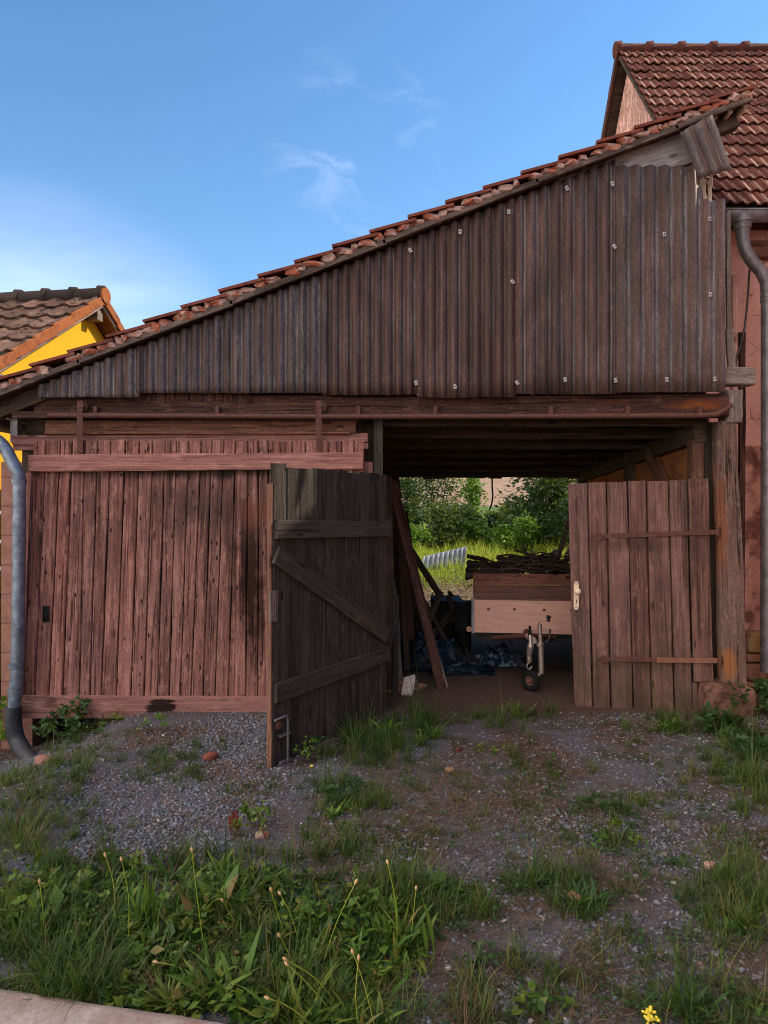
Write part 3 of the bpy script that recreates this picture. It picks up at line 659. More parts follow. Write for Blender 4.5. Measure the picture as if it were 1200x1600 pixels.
# right leaf -------------------------------------------------------------------
def RD(u,v):
    t=(u-888)/(1110-888); return P(u,v,5.98*(1-t)+5.80*t)
tp=[886,918,947,980,1009,1044,1074,1108]; bt=[897,926.5,954.5,990,1018.5,1054,1083,1117]
mb=MB()
for i in range(7):
    vb=1117 if i<6 else 1064
    a0,a1=bt[i],bt[i+1]; t0,t1=tp[i],tp[i+1]; vt=756-(t0-888)/219*8+random.uniform(-1,1)
    if i==6:
        fr=(1064-750)/(1117-750); a0=t0+(a0-t0)*fr; a1=t1+(a1-t1)*fr
    A=RD((a0+a1)/2,vb+random.uniform(-1,1)); B=RD((t0+t1)/2,vt)
    plank(mb,A,B,(1,-.02,0),(RD(a1,900)-RD(a0,900)).length-.010,.028,w2=(RD(t1,900)-RD(t0,900)).length-.010,segs=9,jit=.0025,ch=.004,bow=random.uniform(-.006,.006))
plank(mb,RD(1086.3,1118),RD(1085.2,1066),(1,-.02,0),.036,.028,segs=2)
gate_r=mb.build('closed_door_leaf',M['leaf_wood'],barn); tag(gate_r,'brown planked gateway leaf with two iron strap hinges and a cream handle plate')
for v0,v1 in ((835,830),(1030,1032)):
    mb=MB(); plank(mb,RD(905,v0)+Vector((0,.04,0)),RD(1105,v1)+Vector((0,.04,0)),(0,0,1),.12,.03,segs=5); mb.build('rear_batten',M['inner_batten'],gate_r)
for q,(u0,v0,u1,v1) in enumerate([(934,838,1120,831),(944,1029,1123,1031)]):
    mb=MB(); off=Vector((0,-.022,0)); A=RD(u0,v0)+off; B=RD(u1,v1)+off
    plank(mb,A,B,(0,0,1),.040,.008,segs=8,ch=.0015,jit=.001,endj=0)
    T=RD(u0-12,v0)+off; w_=Vector((0,0,.032)); y_=Vector((0,.004,0))
    c0=A; vs=[T-y_,c0+w_-y_,c0+Vector((.045,0,.016))-y_,c0+Vector((.045,0,-.016))-y_,c0-w_-y_]; vs+= [v+2*y_ for v in vs]
    mb.add(vs,[(4,3,2,1,0),(5,6,7,8,9)]+[(i,(i+1)%5,(i+1)%5+5,i+5) for i in range(5)],None,.5,0)
    for f in (.03,.28,.52,.75,.93): disc(mb,A+(B-A)*f+Vector((0,-.006,0)),(0,1,0),.008,.008,8)
    tube(mb,[B+Vector((.0,.0,-.035)),B+Vector((.0,.0,.045))],.014,10)
    tube(mb,[B,B+Vector((.05,.02,-.01))],.009,8)
    o=mb.build('strap_hinge',M['rusty'],gate_r)
    if q==1:
        mb=MB(); plank(mb,A+(B-A)*.46+Vector((0,-.007,0)),A+(B-A)*.97+Vector((0,-.007,0)),(0,0,1),.043,.006,segs=5,ch=.001,jit=.002); mb.build('rust_repair_strip',M['rusty_light'],gate_r)
mb=MB(); c=RD(899,930)+Vector((0,-.027,0)); box(mb,c,(.042,.006,.205)); box(mb,c+Vector((0,0,.108)),(.030,.006,.02)); box(mb,c-Vector((0,0,.108)),(.030,.006,.02))
k=c+Vector((0,0,.04)); tube(mb,[k,k-Vector((0,.025,0)),k-Vector((0,.032,0)),k-Vector((0,.05,0)),k-Vector((0,.062,0)),k-Vector((0,.066,0))],[.014,.012,.022,.027,.021,.006],14)
disc(mb,c-Vector((0,.0035,.038)),(0,1,0),.006,.004,10,m=1); box(mb,c-Vector((0,.0035,.052)),(.006,.004,.026),m=1)
mb.build('handle_plate',[M['cream'],M['steel']],gate_r)

# left rain pipe of the barn -----------------------------------------------------
mb=MB(); tube(mb,[(-3.36,5.5,2.40),(-3.36,9.8,2.44)],.065,16); gut=mb.build('eave_gutter',M['zinc_old'],barn)
dp=5.50; pts=smoothpath([P(-74,645,dp),P(-62,655,dp),P(-2,690,dp),P(18,720,dp),P(29,742,dp)],5)+smoothpath([P(30.5,752,dp),P(30,800,dp),P(28,1000,dp),P(24,1092,dp)],5)
mb=MB(); tube(mb,pts,.049,18); 
for v in (752,1040,1082): 
    u=30-(v-752)*.018; tube(mb,[P(u,v-3,dp),P(u,v+3,dp)],.056,18)
tube(mb,[P(24,1082,dp),P(22,1108,dp)],[.050,.046],18)
pipe=mb.build('rain_pipe',M['zinc'],barn)
mb=MB(); tube(mb,smoothpath([P(21,1104,dp),P(21,1130,dp),P(26,1155,dp),P(40,1178,dp-.08),P(54,1190,dp-.15)],5),[.062]*15+[.058]*6,16); mb.build('pipe_shoe',M['pipe_black'],pipe)

# ------------------------------------------------------------------ pink house on the right
GX=2.95; RD_=8.9; RZ=7.42; PIT=1.25; EY=6.50; EZ=RZ-PIT*(RD_-EY)
ph=empty('farmhouse',(6.0,6.75,0),'pink plastered farmhouse with red tiled roof beside the barn','house')
mb=MB(); gx=GX+.14; WY=6.75; WB=2*RD_-WY; zt=EZ+.02
ps=[(WY,-.4),(WY,EZ+.25-.02),(RD_,RZ-.16),(WB,EZ+.23),(WB,-.4)]
vs=[(gx,y,z) for y,z in ps]+[(9.5,y,z) for y,z in ps]
mb.add(vs,[(4,3,2,1,0),(5,6,7,8,9)]+[(i,(i+1)%5,(i+1)%5+5,i+5) for i in range(5)]); pw=mb.build('wall',M['pink_plaster'],ph)
mb=MB(); 
vs=[(gx-.012,y,z) for y,z in [(WY+.02,EZ-.3),(WY+.02,EZ+.22),(RD_,RZ-.2),(WB-.02,EZ+.2),(WB-.02,EZ-.3)]]; vs+=[(gx-.002,y,z) for _,y,z in vs]
mb.add(vs,[(4,3,2,1,0)]+[(i,(i+1)%5,(i+1)%5+5,i+5) for i in range(5)]); mb.build('gable_plaster',M['gable_plaster'],ph)
up=Vector((0,1,PIT)).normalized(); SLn=math.hypot(RD_-EY,RZ-EZ)
profT=[(0,.022),(.10,.024),(.2,.004),(.42,.0),(.5,.016),(.60,.017),(.68,.002),(.9,.0),(.97,.018),(1.03,.022)]
nr=16; ga=SLn/nr; nc=30
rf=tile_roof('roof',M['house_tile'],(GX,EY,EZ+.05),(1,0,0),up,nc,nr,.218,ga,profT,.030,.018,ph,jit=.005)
upb=Vector((0,-1,PIT)).normalized()
mb=MB();                                                     # rear slope and boards under the tiles
for (y0,s) in ((EY,1),(2*RD_-EY,-1)):
    a=Vector((GX+.01,y0-s*.02,EZ-.01)); b=Vector((GX+.01,RD_,RZ+.015)); nn=Vector((0,-s*PIT,1)).normalized(); th=.035
    vs=[a,b,b-Vector((0,0,th*1.6)),a-Vector((0,0,th*1.6))]; vs+= [v+Vector((6.6,0,0)) for v in vs]
    mb.add(vs,[(0,1,2,3),(7,6,5,4),(0,4,5,1),(1,5,6,2),(2,6,7,3),(3,7,4,0)])
mb.build('roof_boards',M['dark_timber'],ph)
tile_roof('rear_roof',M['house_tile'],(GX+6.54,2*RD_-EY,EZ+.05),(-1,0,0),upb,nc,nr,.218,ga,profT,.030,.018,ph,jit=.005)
mb=MB()
for i in range(17):
    x=GX-.03+i*.40; tube(mb,[(x,RD_,RZ+.055),(x+.06,RD_,RZ+.062),(x+.062,RD_,RZ+.05),(x+.42,RD_,RZ+.048)],[.098,.10,.082,.078],14,random.random())
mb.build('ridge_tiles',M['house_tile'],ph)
mb=MB()
for (y0,s) in ((2*RD_-EY,-1),):
    plank(mb,(GX+.0,y0,EZ+.0),(GX+.0,RD_,RZ-.0),(0,0,1),.10,.03,r=.3)
mb.build('verge_trim',M['old_beam'],ph)
# eaves, gutter and down pipe
gD=6.42; mb=MB(); gz=Zw(338,gD); n=14
vs=[];fs=[]; R=.078
for i,x in enumerate((Xw(1122,gD),Xw(1160,gD),Xw(1200,gD),9.4)):
    for k in range(n+1):
        a=math.pi+math.pi*k/n; vs.append((x,gD+R*math.cos(a),gz+R*math.sin(a)+.03))
for i in range(3):
    for k in range(n): a=i*(n+1)+k; fs.append((a,a+n+1,a+n+2,a+1))
mb.add(vs,fs,None,.5,0,True); fs=[]
vsx=[vs[k] for k in range(n+1)]; mb.add(vsx,[tuple(range(n+1))]); tube(mb,[(Xw(1122,gD),gD-R,gz+.032),(9.4,gD-R,gz+.032)],.011,8)
gt=mb.build('gutter',M['zinc_old'],ph); s=gt.modifiers.new('thickness','SOLIDIFY'); s.thickness=.004
dD=6.42; q=lambda u,v,d=dD: P(u,v,d)
mb=MB(); pts=[q(1160,338),q(1160,352),q(1160,362),q(1161,376),q(1165,392),q(1176,410),q(1189,424),q(1197,440),q(1199,460),q(1199,700),q(1198,1050)]
tube(mb,pts,[.090,.080,.058,.054]+[.054]*7,18)
for v in (347,356,463,470,700,1040): tube(mb,[q(1160 if v<400 else 1199,v-2),q(1160 if v<400 else 1199,v+2)],.092 if v==347 else (.074 if v==356 else .060),18)
dpipe=mb.build('down_pipe',M['zinc_old'],ph)
mb=MB(); plank(mb,(GX+.05,6.66,EZ-.02),(9.4,6.66,EZ-.02),(0,0,1),.16,.06,segs=8); mb.build('eave_board',M['old_beam'],ph)
mb=MB(); plank(mb,P(1166,390,6.70),P(1400,390,6.70),(0,0,1),.16,.05,segs=5); mb.build('wall_beam',M['rust_plank'],ph)
wD=6.70
mb=MB(); plank(mb,P(1157,990,wD),P(1159,520,wD),(1,0,0),.05,.06,r=.3,segs=10,jit=.005); mb.build('corner_timber',M['old_beam'],ph)
mb=MB(); plank(mb,P(1148,1062,wD),P(1148,430,wD),(1,0,0),.055,.07,r=.8,segs=16,jit=.006,ch=.02); mb.build('plaster_edge',M['pink_plaster'],ph)
mb=MB(); n=20; vs=[];fs=[]
top=[(1163+i*(75/n),697+7*mn.noise(Vector((i*.6,3,1)))) for i in range(n+1)]
for (u,v) in top: 
    for vv in (v,(v+985)/2,985): p_=P(u,vv,wD+.015); vs.append(p_)
for i in range(n):
    for k in range(2): a=i*3+k; fs.append((a,a+1,a+4,a+3))
mb.add(vs,fs); o=mb.build('rough_render',M['rough_render'],ph); s=o.modifiers.new('thickness','SOLIDIFY'); s.thickness=.05
for (u0,v0,u1,v1,sd,mt) in [(1163,986,1195,1020,2.2,'sandstone_pale'),(1160,1020,1194,1034,4.1,'sandstone'),(1161,1034,1194,1062,5.7,'sandstone'),(1194,986,1240,1035,7.,'sandstone'),(1194,1035,1240,1065,8.,'sandstone'),(1150,1063,1240,1110,9.,'sandstone')]:
    mb=MB(); a,b=P(u0,v0,wD),P(u1,v1,wD); rock(mb,(a+b)/2+Vector((0,.10,0)),((b.x-a.x)*.97,.34,(a.z-b.z)*.98),sd,.05,ICO4,pw=.3); mb.build('base_stone',M[mt],ph)
mb=MB(); tube(mb,smoothpath([P(1172,410,6.6),P(1170,440,6.62),P(1167,480,6.64),P(1162,520,6.65),P(1152,556,6.65),P(1148,580,6.66)],5),.010,8); mb.build('wall_cable',M['steel'],ph)

# ------------------------------------------------------------------ yellow house on the left
yh=empty('yellow_house',(-6.5,9.4,0),'bright yellow house with brown tiled gable roof behind the barn','house')
YX=-3.70; YD=9.36; YZ=4.46; YP=.63; YE=5.7; YEZ=YZ-YP*(YD-YE)
wx=YX-.27; y0=6.05; y1=2*YD-y0; zw=lambda y: YZ-.13-YP*abs(y-YD)
mb=MB(); TURN=((YX,YD),math.radians(-8)); ps=[(y0,-.5),(y0,zw(y0)),(YD,zw(YD)),(y1,zw(y1)),(y1,-.5)]
vs=[(wx,y,z) for y,z in ps]+[(wx-6,y,z) for y,z in ps]
mb.add(vs,[(0,1,2,3,4),(9,8,7,6,5)]+[(i+5,(i+1)%5+5,(i+1)%5,i) for i in range(5)]); mb.build('wall',M['yellow_plaster'],yh)
profY=[(0,.03),(.12,.034),(.25,.006),(.4,.0),(.62,.0),(.78,.008),(.9,.03),(1.03,.034)]
upf=Vector((0,1,YP)).normalized(); upr=Vector((0,-1,YP)).normalized(); yl=math.hypot(YD-YE,YZ-YEZ); ny_=10
tile_roof('roof',M['yellow_tile'],(YX-6.06,YE,YEZ+.03),(1,0,0),upf,20,ny_,.30,yl/ny_,profY,.035,.022,yh,jit=.004)
tile_roof('rear_roof',M['yellow_tile'],(YX-.06,2*YD-YE,YEZ+.03),(-1,0,0),upr,20,ny_,.30,yl/ny_,profY,.035,.022,yh,jit=.004)
mb=MB()
for (yy,uu) in ((YE,upf),(2*YD-YE,upr)):
    for i in range(ny_):
        o=Vector((YX-.02,yy,YEZ+.03))+uu*(i*yl/ny_); nn=Vector((0,-uu.y*YP,abs(uu.y))).normalized(); nn=Vector((0,-uu.z if uu.y>0 else uu.z,abs(uu.y)))
        c=o+uu*(yl/ny_*.5)+nn*(-.014); box(mb,c,(.032,yl/ny_*1.02,.105),r=random.random(),X=(1,0,0),Y=tuple((uu+nn*-.05).normalized()),Z=tuple(nn))
mb.build('verge_tiles',M['verge_tile'],yh)
mb=MB()
for i in range(15):
    x=YX-.02-i*.40; tube(mb,[(x,YD,YZ+.075),(x-.05,YD,YZ+.08),(x-.07,YD,YZ+.062),(x-.42,YD,YZ+.060)],[.112,.115,.10,.098],16,random.random())
mb.build('ridge_tiles',M['ridge_dark'],yh)
mb=MB(); disc(mb,(YX+.0,YD,YZ+.055),(1,0,0),.105,.03,20); mb.build('ridge_end_cap',M['verge_tile'],yh)
mb=MB()
for s,yy in ((1,YE),(-1,2*YD-YE)):
    plank(mb,(YX-.05,yy,YEZ-.06),(YX-.05,YD,YZ-.06),(0,0,1),.06,.03,segs=4)
mb.build('barge_board',M['grey_wood'],yh)
mb=MB()
for s,yy in ((1,YE),(-1,2*YD-YE)):
    uu=upf if s>0 else upr
    for k in range(4):
        plank(mb,(YX-.075-k*.07-.03,yy,YEZ-.06),(YX-.075-k*.07-.03,YD,YZ-.06),(1,0,0),.066,.02,segs=2)
mb.build('soffit',M['rust_plank'],yh)
for yy in (YD,7.4,2*YD-7.4):
    mb=MB(); zz=YZ-.20-YP*abs(yy-YD); plank(mb,(YX-.36,yy,zz),(YX-.08,yy,zz),(0,0,1),.15,.12,segs=2); mb.build('purlin_end',M['grey_wood'],yh)
TURN=None
for v0,v1 in ((838,790),(880,836),(922,878)):
    mb=MB(); tube(mb,[P(-60,v0+36,6.3),P(18,v1-8,6.7)],.014,8); mb.build('stair_rail',M['white_metal'],yh)
for k in range(5):
    mb=MB(); boxlh(mb,(wx+.01,6.1+k*.22,.2+k*.2),(wx+.24,6.4+k*.22,.24+k*.2)); mb.build('stair_tread',M['rust_plank'],yh)

# long shed across the yard: an unseen blocker added to keep the yard in shade
shed=empty('shade_shed',(6.0,-2,0),'unseen long plastered shed added to shade the yard','shed')
SX0,SXR,SX1,SY0,SY1=4.4,5.9,7.4,-11.,6.25; SZE,SZR=5.2,6.75
mb=MB(); ps=[(SX0,-.3),(SX0,SZE),(SXR,SZR-.06),(SX1,SZE),(SX1,-.3)]
vs=[(x,SY0,z) for x,z in ps]+[(x,SY1,z) for x,z in ps]
mb.add(vs,[(0,1,2,3,4),(9,8,7,6,5)]+[(i+5,(i+1)%5+5,(i+1)%5,i) for i in range(5)]); mb.build('wall',M['pink_plaster'],shed)
for s in (-1,1):
    upv=Vector((-s*(SXR-SX0),0,SZR-SZE)).normalized(); L=math.hypot(SXR-SX0+.2,SZR-SZE+.2)
    mb=MB(); a=Vector((SXR+s*1.72,SY0-.1,SZE-.18)); b=Vector((SXR,SY0-.1,SZR+.03))
    vs=[a,b,b-Vector((0,0,.08)),a-Vector((0,0,.08))]; vs+=[v+Vector((0,SY1-SY0+.2,0)) for v in vs]
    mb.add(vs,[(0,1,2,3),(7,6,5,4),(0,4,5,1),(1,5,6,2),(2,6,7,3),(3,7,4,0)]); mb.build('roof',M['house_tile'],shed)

# ------------------------------------------------------------------ trailer in the gateway
TX0,TX1,TY0,TY1=Xw(740,7.0),1.99,7.0,9.0; tc=(TX0+TX1)/2
TURN=((TX0,TY0),math.radians(-7.6))
tz0,tz1,tz2=Zw(988,7.0),Zw(935,7.0),Zw(896,7.0)
tr=empty('trailer',(tc,8.,float(H(tc,8.))),'single axle trailer with pale front panel and brown plank sides in the barn','trailer')
mb=MB(); boxlh(mb,(TX0,TY0,tz0),(TX1,TY0+.02,tz1)); mb.build('front_panel',M['panel'],tr)
for (x) in (TX0+.01,TX1-.01):
    mb=MB(); boxlh(mb,(x-.01,TY0+.023,tz0),(x+.01,TY1,tz1)); mb.build('side_panel',M['black_paint'],tr)
mb=MB(); boxlh(mb,(TX0,TY1+.003,tz0),(TX1,TY1+.02,tz1)); mb.build('tailgate',M['black_paint'],tr)
mb=MB(); zm=(tz1+tz2)/2
for k in (0,1): plank(mb,(TX0-.005,TY0+.014,tz1+.003+(.5+k)*(tz2-tz1)/2),(TX1+.005,TY0+.014,tz1+.003+(.5+k)*(tz2-tz1)/2),(0,0,1),(tz2-tz1)/2-.003,.024,r=.55-.3*(1-k),segs=6)
mb.build('front_plank',M['trailer_plank'],tr)
for x in (TX0+.012,TX1-.012):
    mb=MB(); plank(mb,(x,TY0+.03,zm),(x,TY1,zm),(0,0,1),tz2-tz1-.003,.024,r=.3); mb.build('side_plank',M['trailer_plank'],tr)
mb=MB(); boxlh(mb,(TX0+.02,TY0+.03,tz0-.03),(TX1-.02,TY1-.01,tz0+.01)); boxlh(mb,(TX0+.03,TY0+.0,tz0-.09),(TX0+.08,TY1,tz0-.032)); boxlh(mb,(TX1-.08,TY0,tz0-.09),(TX1-.03,TY1,tz0-.032)); boxlh(mb,(TX0+.084,TY0+.01,tz0-.085),(TX1-.084,TY0+.06,tz0-.035))
mb.build('chassis',M['black_paint'],tr)
for u in (763,803,848,889):
    mb=MB(); c=P(u,951,6.995); tube(mb,[c,c-Vector((0,.004,0)),c-Vector((0,.010,0))],[.013,.012,.006],12); mb.build('bolt',M['steel'],tr)
for u in (745,756,):
    mb=MB(); disc(mb,P(u,983,6.996),(0,1,0),.005,.006,8); mb.build('rivet',M['steel'],tr)
for x in (TX0-.006,TX1+.006):
    mb=MB(); boxlh(mb,(x-.014,TY0-.004,tz0-.01),(x+.014,TY0+.03,tz1+.004)); mb.build('corner_profile',M['zinc_old'],tr)
mb=MB(); boxlh(mb,(TX0+.01,TY0-.003,tz1-.012),(TX1-.01,TY0+.003,tz1+.004)); mb.build('rim_profile',M['trailer_plank'],tr)
TURN=None
hz=.47; hx=Xw(832,6.42)
mb=MB(); tube(mb,smoothpath([Vector((hx-.12,6.95,.44)),Vector((hx-.10,6.80,.30)),Vector((hx-.03,6.66,.27)),Vector((hx+.0,6.60,.45))],6),.007,7); mb.build('lighting_cable',M['black'],tr)
mb=MB(); boxlh(mb,(hx-.35,7.02,.40),(hx+.40,7.05,.445)); mb.build('cross_member',M['rusty'],tr)
mb=MB(); tube(mb,[(tc+.18,9.0,tz0-.07),(hx+.02,6.62,hz)],.035,8,smooth=False); tube(mb,[(TX0+.1,7.1,tz0-.08),(hx,6.66,hz)],.022,8); tube(mb,[(TX1-.1,7.1,tz0-.08),(hx+.03,6.66,hz)],.022,8); mb.build('drawbar',M['rusty'],tr)
# coupling head with its lever
mb=MB(); tube(mb,[(hx,6.62,hz+.0),(hx,6.40,hz)],.034,12); tube(mb,smoothpath([P(828,992,6.40),P(829,1008,6.38),P(827,1022,6.40),P(827,1036,6.40)],4),[.016]*4+[.030]*4+[.024]*4+[.016],12)
tube(mb,smoothpath([P(827,1034,6.39),P(823,1041,6.39),P(827,1046,6.39),P(831,1041,6.39)],4),.006,8)
cp=mb.build('coupling',M['chrome'],tr)
mb=MB(); tube(mb,[P(828,978,6.40),P(828,996,6.40)],[.012,.018],10); mb.build('coupling_lever',M['black'],cp)
# jockey wheel
jD=6.42; mb=MB(); tube(mb,[P(843,975,jD),P(845,1012,jD)],.020,12); tube(mb,[P(845,1010,jD),P(846,1052,jD)],.026,12); tube(mb,[P(844,1004,jD),P(844,1010,jD)],.036,12)
plank(mb,P(847,1048,jD),P(834,1062,jD),(0,1,0),.05,.02,segs=2)
jk=mb.build('jockey_wheel',M['chrome'],tr)
mb=MB(); tube(mb,smoothpath([P(842,976,jD),P(843,972,jD-.02),P(850,969,jD-.03),P(856,968,jD-.03)],4),.006,8); mb.build('crank_handle',M['chrome'],jk)
mb=MB(); tube(mb,[P(857,971,jD-.03),P(857,967,jD-.03),P(857.5,962,jD-.03)],[.014,.018,.022],8); mb.build('crank_knob',M['black'],jk)
mb=MB(); tube(mb,smoothpath([P(846,1003,jD),P(853,1003,jD),P(858,998,jD),P(860,986,jD)],4),.006,8); tube(mb,[P(859,990,jD),P(860,983,jD)],.011,8); mb.build('clamp_lever',M['steel'],jk)
wc=Vector((Xw(829,6.42),6.42,float(H(1.33,6.42))+.095)); ax=Vector((.75,.66,0)).normalized()
def torus(mb,c,axis,R,r,n=28,m=10,mi=0,sq=1.):
    axis=nrm(axis); a=axis.orthogonal().normalized(); b=axis.cross(a); vs=[];fs=[]
    for i in range(n):
        t=2*math.pi*i/n; d=a*math.cos(t)+b*math.sin(t)
        for k in range(m):
            p_=2*math.pi*k/m; vs.append(Vector(c)+d*(R+r*math.cos(p_))+axis*(r*sq*math.sin(p_)))
    for i in range(n):
        for k in range(m): fs.append((i*m+k,((i+1)%n)*m+k,((i+1)%n)*m+(k+1)%m,i*m+(k+1)%m))
    mb.add(vs,fs,None,.5,mi,True)
mb=MB(); torus(mb,wc,ax,.068,.028,sq=1.1); mb.build('tyre',M['black'],jk)
mb=MB(); torus(mb,wc,ax,.040,.008,m=8,sq=2); disc(mb,wc,ax,.014,.06,10)
for k in range(5):
    a=ax.orthogonal().normalized(); b=ax.cross(a); t=2*math.pi*k/5; d=a*math.cos(t)+b*math.sin(t); plank(mb,wc+d*.012,wc+d*.04,ax,.02,.006,segs=1,ch=.001,jit=0)
mb.build('rim',M['rusty_light'],jk)
# road wheels with mudguards
TURN=((TX0,TY0),math.radians(-7.6))
for x,s in ((TX0-.11,-1),(TX1+.11,1)):
    wz=float(H(x,8.1))+.27; c=Vector((x,8.1,wz))
    mb=MB(); torus(mb,c,(1,0,0),.20,.075,m=12,sq=1.0); wl=mb.build('wheel',M['black'],tr)
    mb=MB(); disc(mb,c+Vector((s*.03,0,0)),(1,0,0),.13,.05,20); disc(mb,c+Vector((s*.06,0,0)),(1,0,0),.05,.03,12); mb.build('rim',M['zinc_old'],wl)
    mb=MB(); vs=[];fs=[]
    for i in range(13):
        t=math.pi*(.02+.96*i/12); 
        for xx in (-.10,.10): vs.append((x+xx,8.1-.33*math.cos(t),wz+.02+.33*math.sin(t)))
    for i in range(12): fs.append((2*i,2*i+1,2*i+3,2*i+2))
    mb.add(vs,fs,smooth=True); o=mb.build('mudguard',M['black_paint'],tr); sm=o.modifiers.new('thickness','SOLIDIFY'); sm.thickness=.008
    mb=MB(); tube(mb,[(c.x,8.1,wz),(tc,8.1,wz)],.025,8); mb.build('axle',M['black_paint'],tr)
TURN=None
mb=MB(); c=P(733,983,7.25); disc(mb,c,(0,1,0),.027,.02,18); disc(mb,c-Vector((0,.012,0)),(0,1,0),.008,.006,10,m=1); boxlh(mb,c+Vector((-.012,.01,-.012)),c+Vector((.12,.03,.012)),m=1); mb.build('marker_light',[M['reflector'],M['black_paint']],tr)

# branches heaped on the trailer
rb=random.Random(5); TURN=((TX0,TY0),math.radians(-7.6))
for i in range(125):
    x=rb.uniform(TX0+.05,TX1-.05); y=rb.uniform(7.05,8.6); layer=rb.random(); q=(x-TX0)/(TX1-TX0); z=tz2-.06+(.04+.13*min(1,q*1.6)*rb.random())*(.4+layer)*math.exp(-((y-7.6)/1.1)**2)*1.1
    a=rb.uniform(-.8,.8) if rb.random()<.7 else rb.uniform(-1.5,1.5); L=rb.uniform(.3,.95); d=Vector((math.cos(a),math.sin(a),rb.gauss(.0,.13)))
    if i<4: d=Vector((.85,.2,[.42,.18,.55,-.9][i])); L=[.42,.6,.3,.3][i]; x,y,z=[(1.35,7.2,1.12),(1.1,7.1,1.06),(1.62,7.3,1.10),(1.5,7.2,1.2)][i]
    x0=min(max(x,TX0-.02+abs(d.x)*L*.5-.06),TX1+.05-abs(d.x)*L*.5)
    p0=Vector((x0,y,z))-d*L/2; pts=[p0]
    for k in range(1,6): pts.append(p0+d*(L*k/5)+Vector((0,rb.uniform(-.02,.02),rb.uniform(-.022,.022))))
    r0=rb.choice([.006,.008,.010,.013,.018])*rb.uniform(.8,1.2); mb=MB(); tube(mb,pts,[r0*(1-.12*k) for k in range(6)],7,rb.random())
    if rb.random()<.6:
        k=rb.choice([2,3,4]); q=pts[k]; e=(d+Vector((0,rb.uniform(-.6,.6),rb.uniform(-.1,.5)))).normalized(); tube(mb,[q,q+e*.1,q+e*.2+Vector((0,0,.01))],[r0*.5,r0*.4,r0*.2],5,.4)
    o=mb.build('branch',M['stick'],origin='c'); tag(o,'dead branch lying in the heap on top of the trailer','branch','dead branches heaped on the trailer')
TURN=None
mb=MB(); a=P(676,936,8.7); b=P(722,1006,8.7)
for (lo,hi) in (((a.x,8.5,.02),(b.x,9.1,a.z)),): boxlh(mb,lo,hi)
o=mb.build('tub',M['black']); tag(o,'black square tub standing on the barn floor behind the blue tarp','tub')
def board(name,a,b,wd,w,t,mat,label,cat='board',group=None,**k):
    mb=MB(); plank(mb,a,b,wd,w,t,**k); o=mb.build(name,M[mat]); return tag(o,label,cat,group)
board('board',P(864,898,8.0),P(893,800,8.5),(1,.0,.2),.05,.03,'dark_timber','long dark board standing on the trailer load beside the closed door leaf')
board('board',P(856,896,7.9),P(869,860,8.1),(1,0,.2),.07,.03,'grey_board','short grey board end sticking up from the trailer load')
board('board',P(876,898,7.8),P(890,858,8.1),(1,0,.2),.05,.03,'grey_wood','grey board slanting between the dark board and the closed door leaf')

# ------------------------------------------------------------------ things stored left in the gateway
hg=lambda x,y: float(H(x,y))
b0=P(690,1058,6.55); b0.z=hg(b0.x,b0.y)
board('plank',b0,P(612,752,6.95),(1,.25,0),.09,.03,'old_beam','long reddish plank leaning on the partition with its foot out on the floor','plank',segs=12,w2=.10,r=.5)
b1=P(697,1058,6.58); b1.z=hg(b1.x,b1.y)
board('plank',b1,P(629,835,6.9),(1,.25,0),.035,.04,'grey_wood','narrow greyish batten leaning against the long reddish plank','plank',segs=8,r=.8)
mb=MB(); plank(mb,P(692,938,9.0),P(636,850,9.1),(1,0,.6),.085,.08,segs=6,ch=.01,r=.2); tag(mb.build('timber',M['dark_timber']),'dark squared timber slanting across the view of the sunlit meadow','timber')
mb=MB(); plank(mb,P(724,950,9.0),P(701,925,9.1),(1,0,.6),.05,.05,segs=3,r=.1); tag(mb.build('timber',M['dark_timber']),'short dark timber end slanting beside the trailer box','timber')
for (u0,v0,u1,v1,d,w,mt,lab) in [
    (612,1030,606,745,6.4,.075,'dark_timber','dark upright board standing first behind the middle door post'),
    (626,1022,613,905,6.8,.045,'grey_wood','short pale grey lath standing among the dark boards behind the door post'),
    (636,1018,621,760,7.3,.06,'dark_timber','dark upright board standing behind the pale grey lath'),
    (617,1034,619,930,6.3,.05,'inner_wood','low broken board stump standing beside the rubble'),
    (640,990,610,742,9.2,.22,'dark_timber','broad dark boards standing at the rear opening left of the long plank'),
    (655,985,628,800,9.3,.16,'dark_timber','low dark board standing at the rear opening behind the long plank'),
    (646,1005,624,790,7.7,.08,'old_beam','dark reddish board standing under the long leaning plank')]:
    a=P(u0,v0,d); a.z=hg(a.x,a.y); board('board',a,P(u1,v1,d+.25),(1,.15,0),w,.028,mt,lab,'board','boards stored in the gateway',segs=6)
for q,(u0,v0,d0,u1,v1,d1,w) in enumerate([(668,1000,8.3,716,948,8.5,.09),(655,1006,8.0,690,925,8.4,.06),(700,1008,8.2,664,940,8.45,.05),(722,1003,8.35,700,930,8.45,.07),(640,985,8.6,735,962,8.3,.05)]):
    a=P(u0,v0,d0); a.z=max(a.z,hg(a.x,a.y)); board('board',a,P(u1,v1,d1),(1,.3,.2),w,.025,'dark_timber','dark old board leaning in the clutter between the tarp and the trailer','board','dark boards beside the trailer',segs=4)
